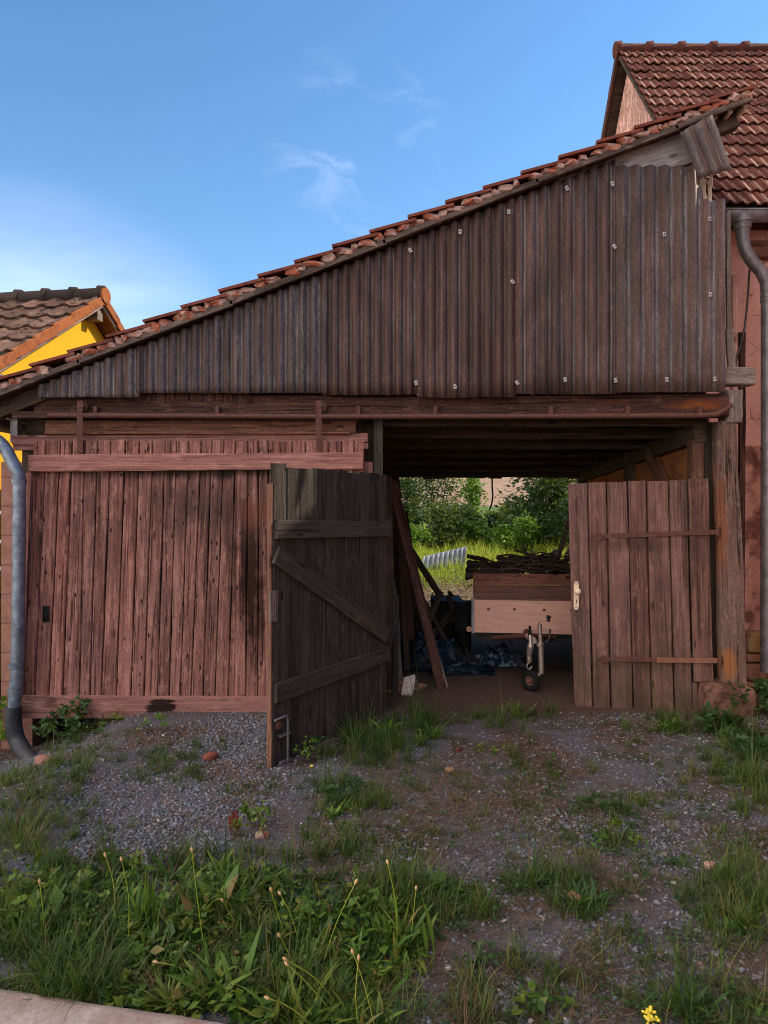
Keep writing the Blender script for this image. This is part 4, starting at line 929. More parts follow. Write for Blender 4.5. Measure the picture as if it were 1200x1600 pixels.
# plastic tarps
def crumple(name,c,dx,dy,dz,seed,mat,label):
    n=36; mb=MB(); vs=[];fs=[]
    for i in range(n+1):
        for j in range(n+1):
            a=i/n*2-1; b=j/n*2-1; r=math.hypot(a,b); k=max(0,1-r**2.2)
            ns=mn.fractal(Vector((a*2.2+seed,b*2.2,seed)),.9,2.,4); rid=abs(mn.noise(Vector((a*3.4+seed*2,b*2.4,1))))
            x=c[0]+dx*a*(1+.12*mn.noise(Vector((b*3,seed,0)))); y=c[1]+dy*b*(1+.12*mn.noise(Vector((a*3,seed,4))))
            z=hg(x,y)+.006+dz*max(0,k*(.62+.45*ns)+.30*rid*(k>0)*min(1,k*4))
            vs.append((x,y,z))
    for i in range(n):
        for j in range(n): q=i*(n+1)+j; fs.append((q,q+n+1,q+n+2,q+1))
    mb.add(vs,fs,None,.5,0,True); o=mb.build(name,M[mat]); tag(o,label,'tarp'); return o
crumple('tarp',(.52,7.75),.42,.55,.42,1.3,'tarp','dark blue plastic tarp crumpled on the floor behind the leaning plank')
crumple('tarp',(.78,7.25),.34,.22,.12,7.7,'tarp','flat fold of dark blue plastic on the floor left of the trailer')
crumple('tarp',(1.28,7.75),.24,.3,.20,4.2,'tarp_glints','blue plastic sheet with painted-in pale glints lying under the trailer')
mb=MB(); c=P(635,1080,6.35); gz=hg(c.x,c.y)                  # cut-off white canister
lo=[(-.052,-.045),(.052,-.05),(.052,.05),(-.052,.045)]; vs=[];hh=(0,.012,.15,.156); tl=.022
for k,h in enumerate(hh):
    s=.85 if k==0 else 1.
    for (x,y) in lo: vs.append((c.x+x*s+tl*h/.12,c.y+y*s,gz+h+(.012*x/.045 if k>1 else 0)))
fs=[(3,2,1,0)]
for k in range(3):
    for i in range(4): fs.append((k*4+i,k*4+(i+1)%4,(k+1)*4+(i+1)%4,(k+1)*4+i))
mb.add(vs,fs); o=mb.build('plastic_canister',M['white_plastic']); tag(o,'dirty white cut-off plastic canister on the dirt floor','canister'); s=o.modifiers.new('thickness','SOLIDIFY'); s.thickness=.004
s=o.modifiers.new('round','BEVEL'); s.width=.008; s.segments=2
rr=random.Random(9)
for i in range(26):
    u=rr.uniform(607,668); v=rr.uniform(1040,1066); d=rr.uniform(6.35,6.9); x=Xw(u,d); sz=rr.uniform(.035,.09)
    mb=MB(); rock(mb,(x,d,hg(x,d)+sz*.25),(sz*1.3,sz,sz*.7),i+30,.3,ICO2,flat=False); tag(mb.build('rubble_stone',M['pillar_grey' if i%4 else 'sandstone']),'broken stone in the small rubble pile behind the open door leaf','stone','rubble stones in the gateway')
mb=MB(); tube(mb,smoothpath([P(769,738,9.5),P(769,760,9.5),P(770,775,9.5),P(768,788,9.48),P(765,796,9.45)],5),.011,8); tag(mb.build('hanging_cable',M['black']),'black cable hanging down from the rear eave in the opening','cable')
mb=MB(); tube(mb,smoothpath([P(768,741,9.6),P(785,744,9.6),P(800,741,9.6)],6),.008,6); tag(mb.build('slack_cable',M['black']),'black cable sagging along the rear eave','cable')
# pale sheet in the meadow
mb=MB(); nx_=60;nz_=3; A=P(658,882,13.);B=P(726,864,13.4);vs=[];gs=[];fs=[]
for i in range(nx_+1):
    for j in range(nz_+1):
        a=i/nx_; q=A*(1-a)+B*a; q.z=H(q.x,q.y)-.03; z1=1.64-((869-14*a)-800)/F*13.2; c=math.cos(a*2*math.pi*9)
        vs.append((q.x+.05*j/nz_,q.y-.018*c+.10*j/nz_,q.z+(z1-q.z)*j/nz_)); gs.append((a,j,c))
for i in range(nx_):
    for j in range(nz_): q=i*(nz_+1)+j; fs.append((q,q+nz_+1,q+nz_+2,q+1))
mb.add(vs,fs,gs,.5,0,True); o=mb.build('metal_sheet',M['garden_sheet']); tag(o,'pale ribbed metal sheet leaning in the sunlit meadow','sheet'); s=o.modifiers.new('thickness','SOLIDIFY'); s.thickness=.006

# ------------------------------------------------------------------ vegetation
def blade_geo(pos,az,L,W,lean,curve,lv=4,wp=None):
    n=len(pos); t=np.linspace(0,1,lv+1)
    if wp is None: wp=np.array([.75,1,.85,.6,0])[:lv+1]
    ang=lean[:,None]+curve[:,None]*(t[None,:-1]+.5/lv)
    dx=np.sin(ang)*L[:,None]/lv; dz=np.cos(ang)*L[:,None]/lv
    hx=np.concatenate([np.zeros((n,1)),np.cumsum(dx,1)],1); hz=np.concatenate([np.zeros((n,1)),np.cumsum(dz,1)],1)
    ca,sa=np.cos(az)[:,None],np.sin(az)[:,None]
    cx=pos[:,0:1]+hx*ca; cy=pos[:,1:2]+hx*sa; cz=pos[:,2:3]+hz
    tw=RNG.normal(0,.35,n)[:,None]
    sx,sy=-np.sin(az[:,None]+tw),np.cos(az[:,None]+tw)
    w=W[:,None]*wp[None,:]/2
    Lf=np.stack([cx-sx*w,cy-sy*w,cz],-1); Rt=np.stack([cx+sx*w,cy+sy*w,cz],-1)
    V=np.concatenate([np.stack([Lf[:,:lv],Rt[:,:lv]],2).reshape(n,2*lv,3),((Lf[:,lv:]+Rt[:,lv:])/2)],1)
    k=2*lv+1; base=(np.arange(n)*k)[:,None]
    q=np.array([[2*i,2*i+1,2*i+3,2*i+2] for i in range(lv-1)]).ravel(); tri=np.array([2*lv-2,2*lv-1,2*lv])
    loops=(base+np.concatenate([q,tri])[None,:]).ravel()
    st=np.concatenate([np.arange(lv-1)*4,[4*(lv-1)]]); per=4*(lv-1)+3
    starts=(np.arange(n)[:,None]*per+st[None,:]).ravel()
    return V.reshape(-1,3),loops,starts,k
def blades(name,xy,az,L,W,lean,curve,rnd,mat,lv=4,wp=None,parent=None,z=None):
    pos=np.stack([xy[:,0],xy[:,1],(H(xy[:,0],xy[:,1]) if z is None else z)-.005],-1)
    V,lo,st,k=blade_geo(pos,az,L,W,lean,curve,lv,wp)
    return npmesh(name,V,lo,st,np.repeat(rnd,k),M[mat],parent)
def pts_in(patches,per=1):
    out=[];hs=[];rs=[]
    for (u,v,ru,rv,n,h,rb_) in patches:
        m=max(3,n//per); a=RNG.uniform(0,2*np.pi,m); r=RNG.uniform(0,1,m)**.6
        uu=u+ru*r*np.cos(a); vv=np.maximum(v+rv*r*np.sin(a),1095)
        d=CZ*F/(vv-800); q=np.stack([(uu-600)/F*d,d],-1)
        hh=h*np.exp(RNG.normal(0,.35 if per>1 else 0,m)); cc=rb_+RNG.normal(0,.22 if per>1 else 0,m)
        k=RNG.integers(0,m,n) if per>1 else np.arange(m)
        out.append(q[k]+(RNG.normal(0,.017,(n,2)) if per>1 else 0)); hs.append(hh[k]); rs.append(cc[k])
    return np.concatenate(out),np.concatenate(hs),np.concatenate(rs)
def grass_obj(name,patches,mat,w=(.003,.006),label=None,lean=(.25,.25),hvar=.35,curve=.9):
    xy,h,rb_=pts_in(patches,26)
    ok=~((xy[:,0]*.189+(xy[:,1]-2.195)*.98<-.02)&(xy[:,0]<1.2)) if name!='x' else None
    # clip away blades rooted on the pavement or inside the walls
    e=(xy[:,0]-e0.x)*nd.x+(xy[:,1]-e0.y)*nd.y
    ok=(e<.015)&((xy[:,1]<5.62)|(xy[:,0]>.05)); xy,h,rb_=xy[ok],h[ok],rb_[ok]; n=len(xy)
    cl=np.sin(xy[:,0]*9+2*np.sin(xy[:,1]*7))*.5+.5
    L=h*np.exp(RNG.normal(0,hvar,n))*(.7+.5*cl)
    o=blades(name,xy,RNG.uniform(0,2*np.pi,n),L,RNG.uniform(w[0],w[1],n),np.abs(RNG.normal(lean[0],lean[1],n)),np.abs(RNG.normal(curve,.5,n)),np.clip(rb_+RNG.normal(0,.2,n),0,1),mat)
    tag(o,label,None,None,'stuff'); return o
MAINP=[(220,1455,240,90,2500,.060,.4),(420,1460,200,85,2100,.060,.4),(560,1430,120,80,900,.060,.45),(90,1400,120,55,1200,.068,.45),(60,1490,110,70,1300,.08,.4),
       (350,1535,260,40,1900,.065,.5),(520,1560,120,40,900,.07,.5),(180,1545,200,28,1400,.07,.5),(470,1340,120,36,600,.08,.45),(540,1310,80,30,350,.07,.4),
       (-170,1440,170,80,1800,.08,.42),(-330,1330,140,70,900,.08,.45),(130,1350,60,18,300,.10,.4),(300,1345,70,16,350,.10,.45),(600,1380,50,20,250,.08,.5)]
SIDEP=[(1330,1300,130,120,1600,.08,.5),(1380,1480,150,90,1000,.07,.5),(-150,1250,130,60,900,.08,.5),(1300,1200,90,60,900,.10,.45),(60,1235,100,55,1000,.09,.5),(40,1300,70,60,900,.09,.55),(150,1290,60,25,250,.06,.5),(115,1145,60,16,350,.06,.4),(15,1190,30,24,250,.06,.5),
       (610,1150,75,45,1500,.09,.45),(560,1175,70,28,900,.12,.45),(545,1255,60,40,800,.10,.45),(660,1130,40,25,500,.15,.45),
       (770,1128,70,14,500,.09,.5),(830,1120,60,12,350,.10,.5),(1040,1135,70,16,600,.10,.45),(1160,1175,60,60,900,.10,.45),(1180,1240,40,50,500,.10,.5),(1120,1200,50,30,400,.08,.5),
       (270,1205,60,26,900,.05,.3),(150,1185,50,18,420,.05,.35),(95,1205,60,25,500,.06,.4),(330,1165,40,14,160,.04,.35),(240,1180,40,14,300,.05,.3),(390,1240,40,16,260,.05,.4),(820,1205,70,25,450,.05,.5),(960,1262,60,26,500,.06,.5),(970,1325,40,16,250,.06,.5),
       (800,1250,150,60,300,.05,.6),(720,1260,130,50,320,.05,.7),(850,1385,60,20,500,.08,.45),(660,1415,70,30,700,.10,.5),(740,1415,50,25,350,.08,.45),(905,1420,50,20,350,.07,.45),
       (1060,1400,110,40,700,.06,.6),(1170,1420,70,70,1300,.08,.6),(1040,1480,120,50,600,.05,.6),(900,1500,110,50,600,.07,.7),(700,1530,130,50,600,.06,.7),(1080,1560,120,40,700,.07,.55),(850,1575,140,25,350,.06,.6),(1000,1350,200,60,700,.04,.6),(760,1300,200,90,800,.035,.6),(950,1200,200,60,700,.035,.55),(680,1220,120,60,500,.04,.6),
       (1150,1340,70,50,350,.05,.6),(1060,1240,120,50,400,.04,.6),(620,1330,90,40,300,.05,.6),(850,1300,120,50,250,.04,.6)]
grass_obj('grass',MAINP,'grass',(.0028,.0062),'dense green grass growing along the pavement')
grass_obj('thin_grass',SIDEP,'grass',(.0022,.005),'thin grass tufts scattered over the gravel yard')
# ribwort leaves: broader, lance shaped
LP=np.array([.25,.7,1.,.95,.6,0])
def ribwort_pts(patches,n_leaf,h):
    pass
def rosette(name,u,v,n,h,w,mat,label,cat='weed',lean=.55,group=None,xy=None,spread=.02,rb_=.45,curve=.8):
    x,y=G(u,v) if xy is None else xy
    xyv=np.stack([x+RNG.normal(0,spread,n),y+RNG.normal(0,spread,n)],-1)
    o=blades(name,xyv,RNG.uniform(0,2*np.pi,n),h*RNG.uniform(.55,1.15,n),w*RNG.uniform(.6,1.2,n),np.abs(RNG.normal(lean,.28,n)),RNG.normal(curve,.45,n),np.clip(RNG.normal(rb_,.22,n),0,1),mat,5,LP)
    if label: tag(o,label,cat,group)
    return o
xy,h,rb_=pts_in([(190,1425,180,72,80,.135,.4),(430,1435,170,80,90,.135,.4),(350,1530,250,45,85,.12,.45),(580,1460,90,75,50,.14,.42),(70,1440,80,70,30,.13,.4),(500,1560,110,38,30,.13,.45),(330,1400,90,50,26,.19,.4),
                 (610,1155,60,35,22,.16,.35),(540,1255,45,30,10,.11,.4),(1160,1190,45,45,10,.12,.35),(850,1388,40,12,4,.10,.35),(905,1420,35,15,4,.1,.35),(1100,1560,100,28,10,.1,.4),(700,1402,60,18,8,.12,.4),(1130,1440,60,50,8,.09,.45)],1)
e=(xy[:,0]-e0.x)*nd.x+(xy[:,1]-e0.y)*nd.y; ok=e<.0; xy,h,rb_=xy[ok],h[ok],rb_[ok]; m=len(xy)
nl=RNG.integers(7,22,m); k=np.repeat(np.arange(m),nl); n=len(k)
hs=h*RNG.uniform(.45,1.10,m); ws=RNG.uniform(.007,.021,m); ln=RNG.uniform(.35,1.15,m); cv=RNG.uniform(.5,1.7,m); cc=np.clip(rb_+RNG.normal(0,.2,m),0,1)
cx=xy[k]+RNG.normal(0,.012,(n,2))
o=blades('ribwort',cx,RNG.uniform(0,2*np.pi,n),hs[k]*RNG.uniform(.6,1.2,n),ws[k]*RNG.uniform(.7,1.2,n),np.abs(ln[k]+RNG.normal(0,.2,n)),cv[k]+RNG.normal(0,.3,n),np.clip(cc[k]+RNG.normal(0,.17,n),0,1),'weed',5,LP)
tag(o,'narrow plantain leaves mixed into the grass',None,None,'stuff')
# dry straw lying on the dirt
n=9200; uu=np.concatenate([RNG.normal(700,90,2500),RNG.uniform(540,1240,5300),RNG.normal(250,140,900),RNG.normal(180,100,500)]); vv=np.concatenate([RNG.normal(1255,45,2500),RNG.uniform(1130,1590,5300),RNG.normal(1230,40,900),RNG.normal(1545,15,500)])
vv=np.clip(vv,1118,1598); d=CZ*F/(vv-800); xy=np.stack([(uu-600)/F*d,d],-1)
o=blades('dry_straw',xy,RNG.uniform(0,2*np.pi,n),RNG.uniform(.03,.16,n),RNG.uniform(.0012,.003,n),RNG.uniform(1.25,1.6,n),RNG.normal(0,.15,n),RNG.uniform(0,1,n),'straw',2,np.array([1,.9,0]),z=H(xy[:,0],xy[:,1])+RNG.uniform(.008,.022,n)); tag(o,'dry straw and dead stalks lying on the yard',None,None,'stuff')
n=420; uu=RNG.normal(330,170,n); vv=RNG.uniform(1350,1570,n); d=CZ*F/(vv-800); xy=np.stack([(uu-600)/F*d,d],-1); e=(xy[:,0]-e0.x)*nd.x+(xy[:,1]-e0.y)*nd.y; xy=xy[e<-.03]; n=len(xy)
o=blades('standing_straw',xy,RNG.uniform(0,2*np.pi,n),RNG.uniform(.10,.26,n),RNG.uniform(.0012,.0028,n),np.abs(RNG.normal(.45,.35,n)),RNG.normal(.5,.5,n),RNG.uniform(.1,1,n),'straw',4); tag(o,'dead brown stems standing in the grass',None,None,'stuff')
def ground_leaves(name,patches,size,hmax,mat,label,rb_=(0,1)):
    xy,h,_=pts_in(patches,14); e=(xy[:,0]-e0.x)*nd.x+(xy[:,1]-e0.y)*nd.y; ok=(e<-.01)&((xy[:,1]<5.6)|(xy[:,0]>.1)); xy=xy[ok]; h=h[ok]; n=len(xy)
    V,lo,st,rn=leaf_cloud(np.stack([xy[:,0],xy[:,1],H(xy[:,0],xy[:,1])+.008+h*RNG.uniform(0,1,n)],-1),size*np.exp(RNG.normal(0,.4,n)),RNG.uniform(*rb_,n),up=1.2,asp=.6)
    o=npmesh(name,V,lo,st,rn,M[mat]); tag(o,label,None,None,'stuff'); return o
LATER.append(lambda: ground_leaves('broadleaf_weeds',[(190,1430,190,75,900,.05,0),(430,1440,170,85,900,.05,0),(330,1540,260,40,900,.04,0),(570,1440,100,80,420,.05,0),(70,1420,90,90,420,.05,0),(150,1120,60,14,260,.06,0)],.030,.05,'weed','broad-leaved weeds growing low between the grass'))
LATER.append(lambda: ground_leaves('low_weeds',[(620,1290,90,45,260,.03,0),(520,1270,60,40,260,.03,0),(720,1200,120,50,600,.025,0),(600,1370,140,60,600,.03,0),(880,1290,140,60,600,.025,0),(1030,1170,120,40,500,.025,0),(830,1210,80,30,300,.03,0),(950,1270,80,40,420,.03,0),(970,1330,50,20,200,.03,0),(1100,1230,100,60,600,.03,0),(1150,1330,60,80,400,.03,0),(1050,1400,140,50,600,.025,0),(840,1390,120,30,420,.03,0),(700,1420,120,40,420,.03,0),(900,1480,160,60,500,.025,0),(1080,1560,140,40,600,.03,0),(720,1560,140,40,400,.03,0),(240,1190,80,40,300,.02,0),(80,1250,80,70,600,.04,0),(420,1230,100,40,180,.02,0),(1160,1180,50,50,420,.05,0),(600,1180,80,40,400,.04,0),(800,1135,250,18,350,.02,0)],.014,.03,'weed_dark','small weeds spreading over the gravel yard'))
# single plants one can point to
rosette('dock_plant',335,1432,22,.20,.058,'weed','broad-leaved dock plant with big leaves in the middle of the grass','weed',.5,spread=.03,rb_=.65)
rosette('dock_plant',285,1440,9,.14,.062,'weed','smaller broad-leaved dock beside the big dock plant','weed',.7,spread=.03,rb_=.75)
rosette('plantain',225,1455,46,.25,.010,'weed','tall upright tuft of narrow leaves in the grass','weed',.3,spread=.03,rb_=.35,curve=.3)
rosette('plantain',385,1400,44,.22,.012,'weed','tuft of narrow leaves behind the big dock plant','weed',.35,spread=.04,rb_=.4)
rosette('plantain',345,1545,40,.22,.020,'weed','wide plantain rosette at the edge of the concrete pavement','weed',.7,spread=.03,rb_=.5)
rosette('plantain',470,1575,36,.20,.012,'weed','pale plantain rosette at the tip of the concrete pavement','weed',.6,spread=.04,rb_=.75)
rosette('plantain',625,1470,34,.19,.018,'weed','tall plantain clump with brownish leaf tips at the edge of the gravel','weed',.4,spread=.045,rb_=.55,curve=.4)
rosette('plantain',675,1160,30,.18,.013,'weed','plantain rosette beside the tall grass at the open door leaf','weed',.7,spread=.02)
rosette('plantain',815,1122,34,.20,.012,'weed','spiky plantain tuft on the threshold of the gateway','weed',.6,spread=.03)
rosette('plantain',1040,1140,40,.20,.016,'weed','plantain tuft just below the closed door leaf','weed',.8,spread=.04)
rosette('plantain',832,1388,36,.16,.013,'weed_dark','dark low plantain rosette in the middle of the gravel','weed',.9,spread=.03)
rosette('plantain',745,1418,26,.15,.013,'weed','small plantain between the tall clump and the dark rosette','weed',.8,spread=.02)
rosette('plantain',912,1422,26,.14,.018,'weed_dark','round plantain rosette with a brown stone at its side','weed',.8,spread=.02)
rosette('plantain',1090,1575,30,.14,.016,'weed_dark','plantain rosette behind the yellow flower','weed',.9,spread=.03)
rosette('plantain',690,1395,22,.16,.014,'weed','plantain with one long leaf lying on the gravel','weed',.8,spread=.02)
rosette('dry_tuft',910,1500,90,.16,.003,'straw','dry yellowish grass tuft on the gravel','grass tuft',.8,spread=.03)
rosette('dry_tuft',730,1590,40,.22,.003,'straw','dry straw coloured stalks at the bottom edge of the yard','grass tuft',.4,spread=.02,curve=.3)
rosette('grass_tuft',600,1165,110,.17,.006,'grass','tall grass tuft at the foot of the open door leaf','grass tuft',.35,spread=.08)
rosette('grass_tuft',100,1530,70,.26,.005,'grass','long arching grass tuft hanging over the pavement edge','grass tuft',.6,spread=.03,curve=1.3)
rosette('grass_tuft',1178,1228,110,.24,.005,'grass','bright grass tuft at the house corner','grass tuft',.5,spread=.05)

def leaf_cloud(pos,size,rnd,up=.35,asp=.55,droop=0.):
    n=len(pos); d=RNG.normal(0,1,(n,3)); d[:,2]=d[:,2]*.6+up*.2; d/=np.linalg.norm(d,axis=1)[:,None]
    nn=RNG.normal(0,1,(n,3)); nn[:,2]+=up*3; s=np.cross(d,nn); s/=np.linalg.norm(s,axis=1)[:,None]+1e-9; q=np.cross(s,d)
    L=size[:,None]; base=pos; tip=pos+d*L; m=pos+d*L*.45
    V=np.stack([base,m-s*L*asp*.5+q*L*.08,tip,m+s*L*asp*.5+q*L*.08],1).reshape(-1,3)
    return V,np.arange(4*n),np.arange(n)*4,np.repeat(rnd,4)
def bush(name,label,x,y,h,w,n,leaf,mat,cat='bush',group=None,z0=None,conic=0.,stems=5,base=.12,seed=0,trunk_r=.012):
    rs=np.random.default_rng(seed+11); zb=hg(x,y) if z0 is None else z0
    root=empty(name,(x,y,zb),label,cat,group)
    ncl=max(10,int(n/55)); t=rs.uniform(0,1,ncl)**.8; a=rs.uniform(0,2*np.pi,ncl)
    env=np.where(t<.25,.55+1.8*t,1.)*(1-conic*t)*np.sqrt(np.clip(1.08-t**3,0,1))
    r=w/2*env*np.sqrt(rs.uniform(.1,1,ncl))*(.75+.5*rs.uniform(0,1,ncl))
    C=np.stack([x+r*np.cos(a),y+r*np.sin(a),zb+h*(base+(1-base)*t)],-1); cs=rs.uniform(.07,.17,ncl)*min(w,h)
    k=rs.integers(0,ncl,n); pos=C[k]+rs.normal(0,1,(n,3))*cs[k][:,None]*np.array([1,1,.75])
    pos[:,2]=np.maximum(pos[:,2],zb+.02); cr=rs.uniform(0,1,ncl)
    V,lo,st,rn=leaf_cloud(pos,leaf*rs.uniform(.6,1.3,n),np.clip(.65*cr[k]+.35*rs.uniform(0,1,n),0,1))
    npmesh('foliage',V,lo,st,rn,M[mat],root)
    mb=MB()
    for i in range(stems):
        j=int(rs.integers(0,ncl)); c=Vector(C[j]); b=Vector((x+rs.normal(0,.03)*w,y+rs.normal(0,.03)*w,zb-.03)); m_=(b+c)/2+Vector((rs.normal(0,.05)*w,0,.08*h)); tube(mb,smoothpath([b,m_,c],4),[trunk_r*(1-.09*q) for q in range(9)],6)
    mb.build('stem',M['bark'],root); return root
BG=[('bush','olive green upright bush behind the pale metal sheet',690,792,74,16.0,'bush_c',.10,.45,2600),
    ('bush','dark green tall bush at the edge of the barn opening',632,750,70,17.5,'bush_a',.10,.2,3000),
    ('tree','thin tree with flat layered crown against the field',684,741,62,21.0,'bush_a',.10,-.5,2200),
    ('bush','slender light green bush standing against the pale field',736,747,44,20.0,'bush_b',.10,.3,1900),
    ('bush','dark bush in the middle between the slender light bush and the hanging cable',722,796,80,18.5,'bush_a',.11,.2,2800),
    ('bush','dark bush below the hanging cable',775,806,80,18.8,'bush_a',.10,.1,2600),
    ('bush','low bright green bush at the meadow edge above the metal sheet',738,818,66,16.2,'bush_b',.09,.2,2000),
    ('bush','yellow green leafy bush behind the branch heap',792,826,70,15.6,'bush_b',.10,.2,2200),
    ('bush','bright sapling with a thin stem above the branch heap',822,812,36,14.6,'bush_b',.09,.1,800),
    ('tree','big dark tree beside the closed door leaf',866,716,120,16.5,'bush_a',.11,.1,6500),
    ('bush','dark bush at the foot of the big dark tree',845,812,80,15.8,'bush_a',.10,.1,2400),
    ('bush','tall dark bush close to the rear barn post',908,770,90,15.0,'bush_a',.10,.1,2600),
    ('bush','green bush low at the edge of the barn opening',640,822,70,15.5,'bush_b',.09,.2,1800),
    ('bush','broad bush hidden behind the partition wall',575,770,110,17.0,'bush_a',.11,.1,2600),
    ('bush','broad green bush behind the closed door leaf',970,780,110,17.0,'bush_b',.11,.1,2600),
    ('bush','middle green bush rising behind the dark bush below the cable',806,786,70,20.5,'bush_c',.11,.2,2200)]
for i,(nm,lab,u,vt,wu,d,mt,lf,con,n) in enumerate(BG):
    x=Xw(u,d); zb=hg(x,d); bush(nm,lab,x,d,Zw(vt,d)-zb,wu/F*d,n,lf,mt,'tree' if nm=='tree' else 'bush',None,conic=con,seed=i,stems=6,base=.45 if nm=='tree' and i==2 else .08,trunk_r=.03 if nm=='tree' else .015)
n=17000; xy=np.stack([RNG.uniform(-1.5,6.,n),11.2+5.5*RNG.uniform(0,1,n)**.8],-1)
dn=np.sin(xy[:,0]*4+np.sin(xy[:,1]*3))*.5+.5
o=blades('meadow_grass',xy,RNG.uniform(0,2*np.pi,n),(.07+.16*sst(11.3,13,xy[:,1]))*np.exp(RNG.normal(0,.3,n))*(.6+.6*dn),RNG.uniform(.007,.016,n),np.abs(RNG.normal(.2,.2,n)),np.abs(RNG.normal(.6,.4,n)),np.clip(RNG.normal(.5,.28,n),0,1),'meadow',3,np.array([.8,1,.7,0])); tag(o,'sunlit meadow grass behind the barn',None,None,'stuff')
n=2500; xy=np.stack([RNG.uniform(-.5,4.,n),RNG.uniform(9.9,12.3,n)],-1)
V,lo,st,rn=leaf_cloud(np.stack([xy[:,0],xy[:,1],H(xy[:,0],xy[:,1])+.02],-1),RNG.uniform(.03,.09,n),RNG.uniform(0,1,n),up=2); o=npmesh('fallen_leaves',V,lo,st,rn,M['straw']); tag(o,'dry leaf litter behind the barn',None,None,'stuff')
n=9000; xy=np.stack([RNG.uniform(-6,14,n),RNG.uniform(19,30,n)],-1)
o=blades('field_margin',xy,RNG.uniform(0,2*np.pi,n),RNG.uniform(.12,.35,n),RNG.uniform(.01,.02,n),np.abs(RNG.normal(.2,.2,n)),np.abs(RNG.normal(.5,.4,n)),np.clip(RNG.normal(.45,.3,n),0,1),'meadow',3,np.array([.8,1,.7,0])); tag(o,'tall rough grass along the field edge',None,None,'stuff')
for f_ in LATER: f_()
# near leafy plants
def low_plant(name,label,u,v,h,w,n,leaf,mat,seed,xy=None):
    x,y=G(u,v) if xy is None else xy; return bush(name,label,x,y,h,w,n,leaf,mat,'weed',None,seed=seed,stems=5,base=.15,trunk_r=.004)
low_plant('nettle_plant','leafy green weed growing round the foundation stone',1120,1142,.13,.42,260,.075,'weed_dark',40)
low_plant('nettle_plant','taller leafy weed at the house wall beside the down pipe',1186,1120,.26,.42,420,.06,'weed_dark',41)
low_plant('nettle_plant','leafy weed patch below the house corner grass',1165,1180,.14,.5,300,.06,'weed_dark',42)
low_plant('nettle_plant','leafy weed under the sliding door beside the rain pipe',110,1128,.26,.62,420,.05,'weed_dark',43,xy=(-2.42,5.45))
low_plant('nettle_plant','yellowish green leaves at the corner pillar',6,1125,.45,.4,160,.07,'bush_b',45,xy=(-3.14,5.55))
low_plant('clover_plant','small yellowish weed on the gravel under the sliding door',245,1150,.12,.18,70,.03,'bush_b',46)
low_plant('clover_plant','small green weed in the middle of the gravel',965,1330,.10,.26,120,.03,'weed',47)
low_plant('clover_plant','spreading green weed above the small gravel weed',950,1275,.09,.36,170,.03,'weed_dark',48)
low_plant('clover_plant','pale green weed in front of the open door leaf',490,1190,.14,.22,90,.035,'weed',49)
low_plant('clover_plant','low leafy weed at the foot of the tall grass tuft',545,1250,.11,.3,150,.035,'weed_dark',50)
low_plant('clover_plant','low green weed at the edge of the gravel patch',400,1290,.10,.28,130,.035,'weed',51)
low_plant('clover_plant','grey green weed near the bottom edge of the yard',850,1570,.07,.2,60,.04,'weed',52)
low_plant('clover_plant','low round weed on the dirt before the gateway',760,1180,.05,.22,90,.025,'weed',54)
low_plant('clover_plant','low creeping weed beside the dry tuft',760,1490,.06,.25,90,.03,'weed_dark',53)
# stalks with seed heads
rs_=random.Random(3)
STK=[((450,1460),(424,1392)),((470,1470),(438,1398)),((380,1455),(348,1408)),((470,1520),(437,1463)),((300,1520),(246,1530)),((500,1590),(420,1560)),((540,1560),(448,1500)),((530,1570),(450,1508)),((560,1590),(560,1500)),((590,1600),(552,1490)),
     ((200,1480),(190,1345)),((180,1440),(165,1338)),((620,1480),(606,1350)),((320,1480),(300,1330)),((70,1470),(62,1380)),((500,1500),(555,1380)),((640,1470),(650,1390))]
for (a,b) in STK:
    x,y=G(*a); d=y-.02; top=P(b[0],b[1],d); base=Vector((x,y,hg(x,y)))
    if top.z<.04: top.z=.05
    mid=(base+top)/2+Vector((rs_.uniform(-.02,.02),rs_.uniform(-.02,.02),.02)); mb=MB(); tube(mb,smoothpath([base,mid,top],4),.0014,5,rs_.uniform(.4,.9))
    ax3=(top-mid).normalized(); tube(mb,[top-ax3*.003,top+ax3*.004,top+ax3*.012,top+ax3*.018],[.002,.0055,.005,.0012],7,m=1)
    tag(mb.build('seed_stalk',[M['meadow'],M['seed']]),'thin stalk with a ripe seed head rising from the grass','stalk','seed stalks in the grass')
mb=MB(); a=Vector((*G(415,1310),0)); tube(mb,smoothpath([a,P(400,1270,3.5),P(385,1240,3.52),P(350,1190,3.55)],5),[.003]*8+[.002]*8,6)
for k,(u,v) in enumerate([(372,1205),(402,1180),(360,1195),(395,1225),(340,1200)]): 
    tube(mb,[P(385-5*k,1238-8*k,3.52),P(u,v,3.5)],.0012,5); rock(mb,P(u,v,3.5),(.012,.012,.02),k+3,.3,ICO1,.5,0)
tag(mb.build('dead_stalk',M['straw']),'tall dead branched stalk standing on the gravel','stalk')
mb=MB(); a=Vector((*G(20,1310),0))
for (u,v) in [(70,1235),(40,1220),(75,1250),(10,1240)]: tube(mb,smoothpath([a,P(30,1275,3.4),P(u,v,3.4)],4),.0016,5)
tag(mb.build('dead_stalk',M['straw']),'dry reddish stalks leaning at the grassy edge of the gravel','stalk')
mb=MB()
for u,v0,v1 in ((366,1300,1268),(371,1302,1265),(361,1298,1275)):
    x,y=G(u,v0); tube(mb,[(x,y,hg(x,y)),P(u-2,v1,y)],.002,5)
    for k in range(14):
        t=.35+.65*k/14; q=Vector((x,y,hg(x,y)))*(1-t)+P(u-2,v1,y)*t; rock(mb,q+Vector((rs_.uniform(-.006,.006),rs_.uniform(-.006,.006),0)),(.012,.012,.014),k,.3,ICO1)
tag(mb.build('dock_stalk',M['dock']),'red brown dock seed stalks at the edge of the gravel patch','stalk')
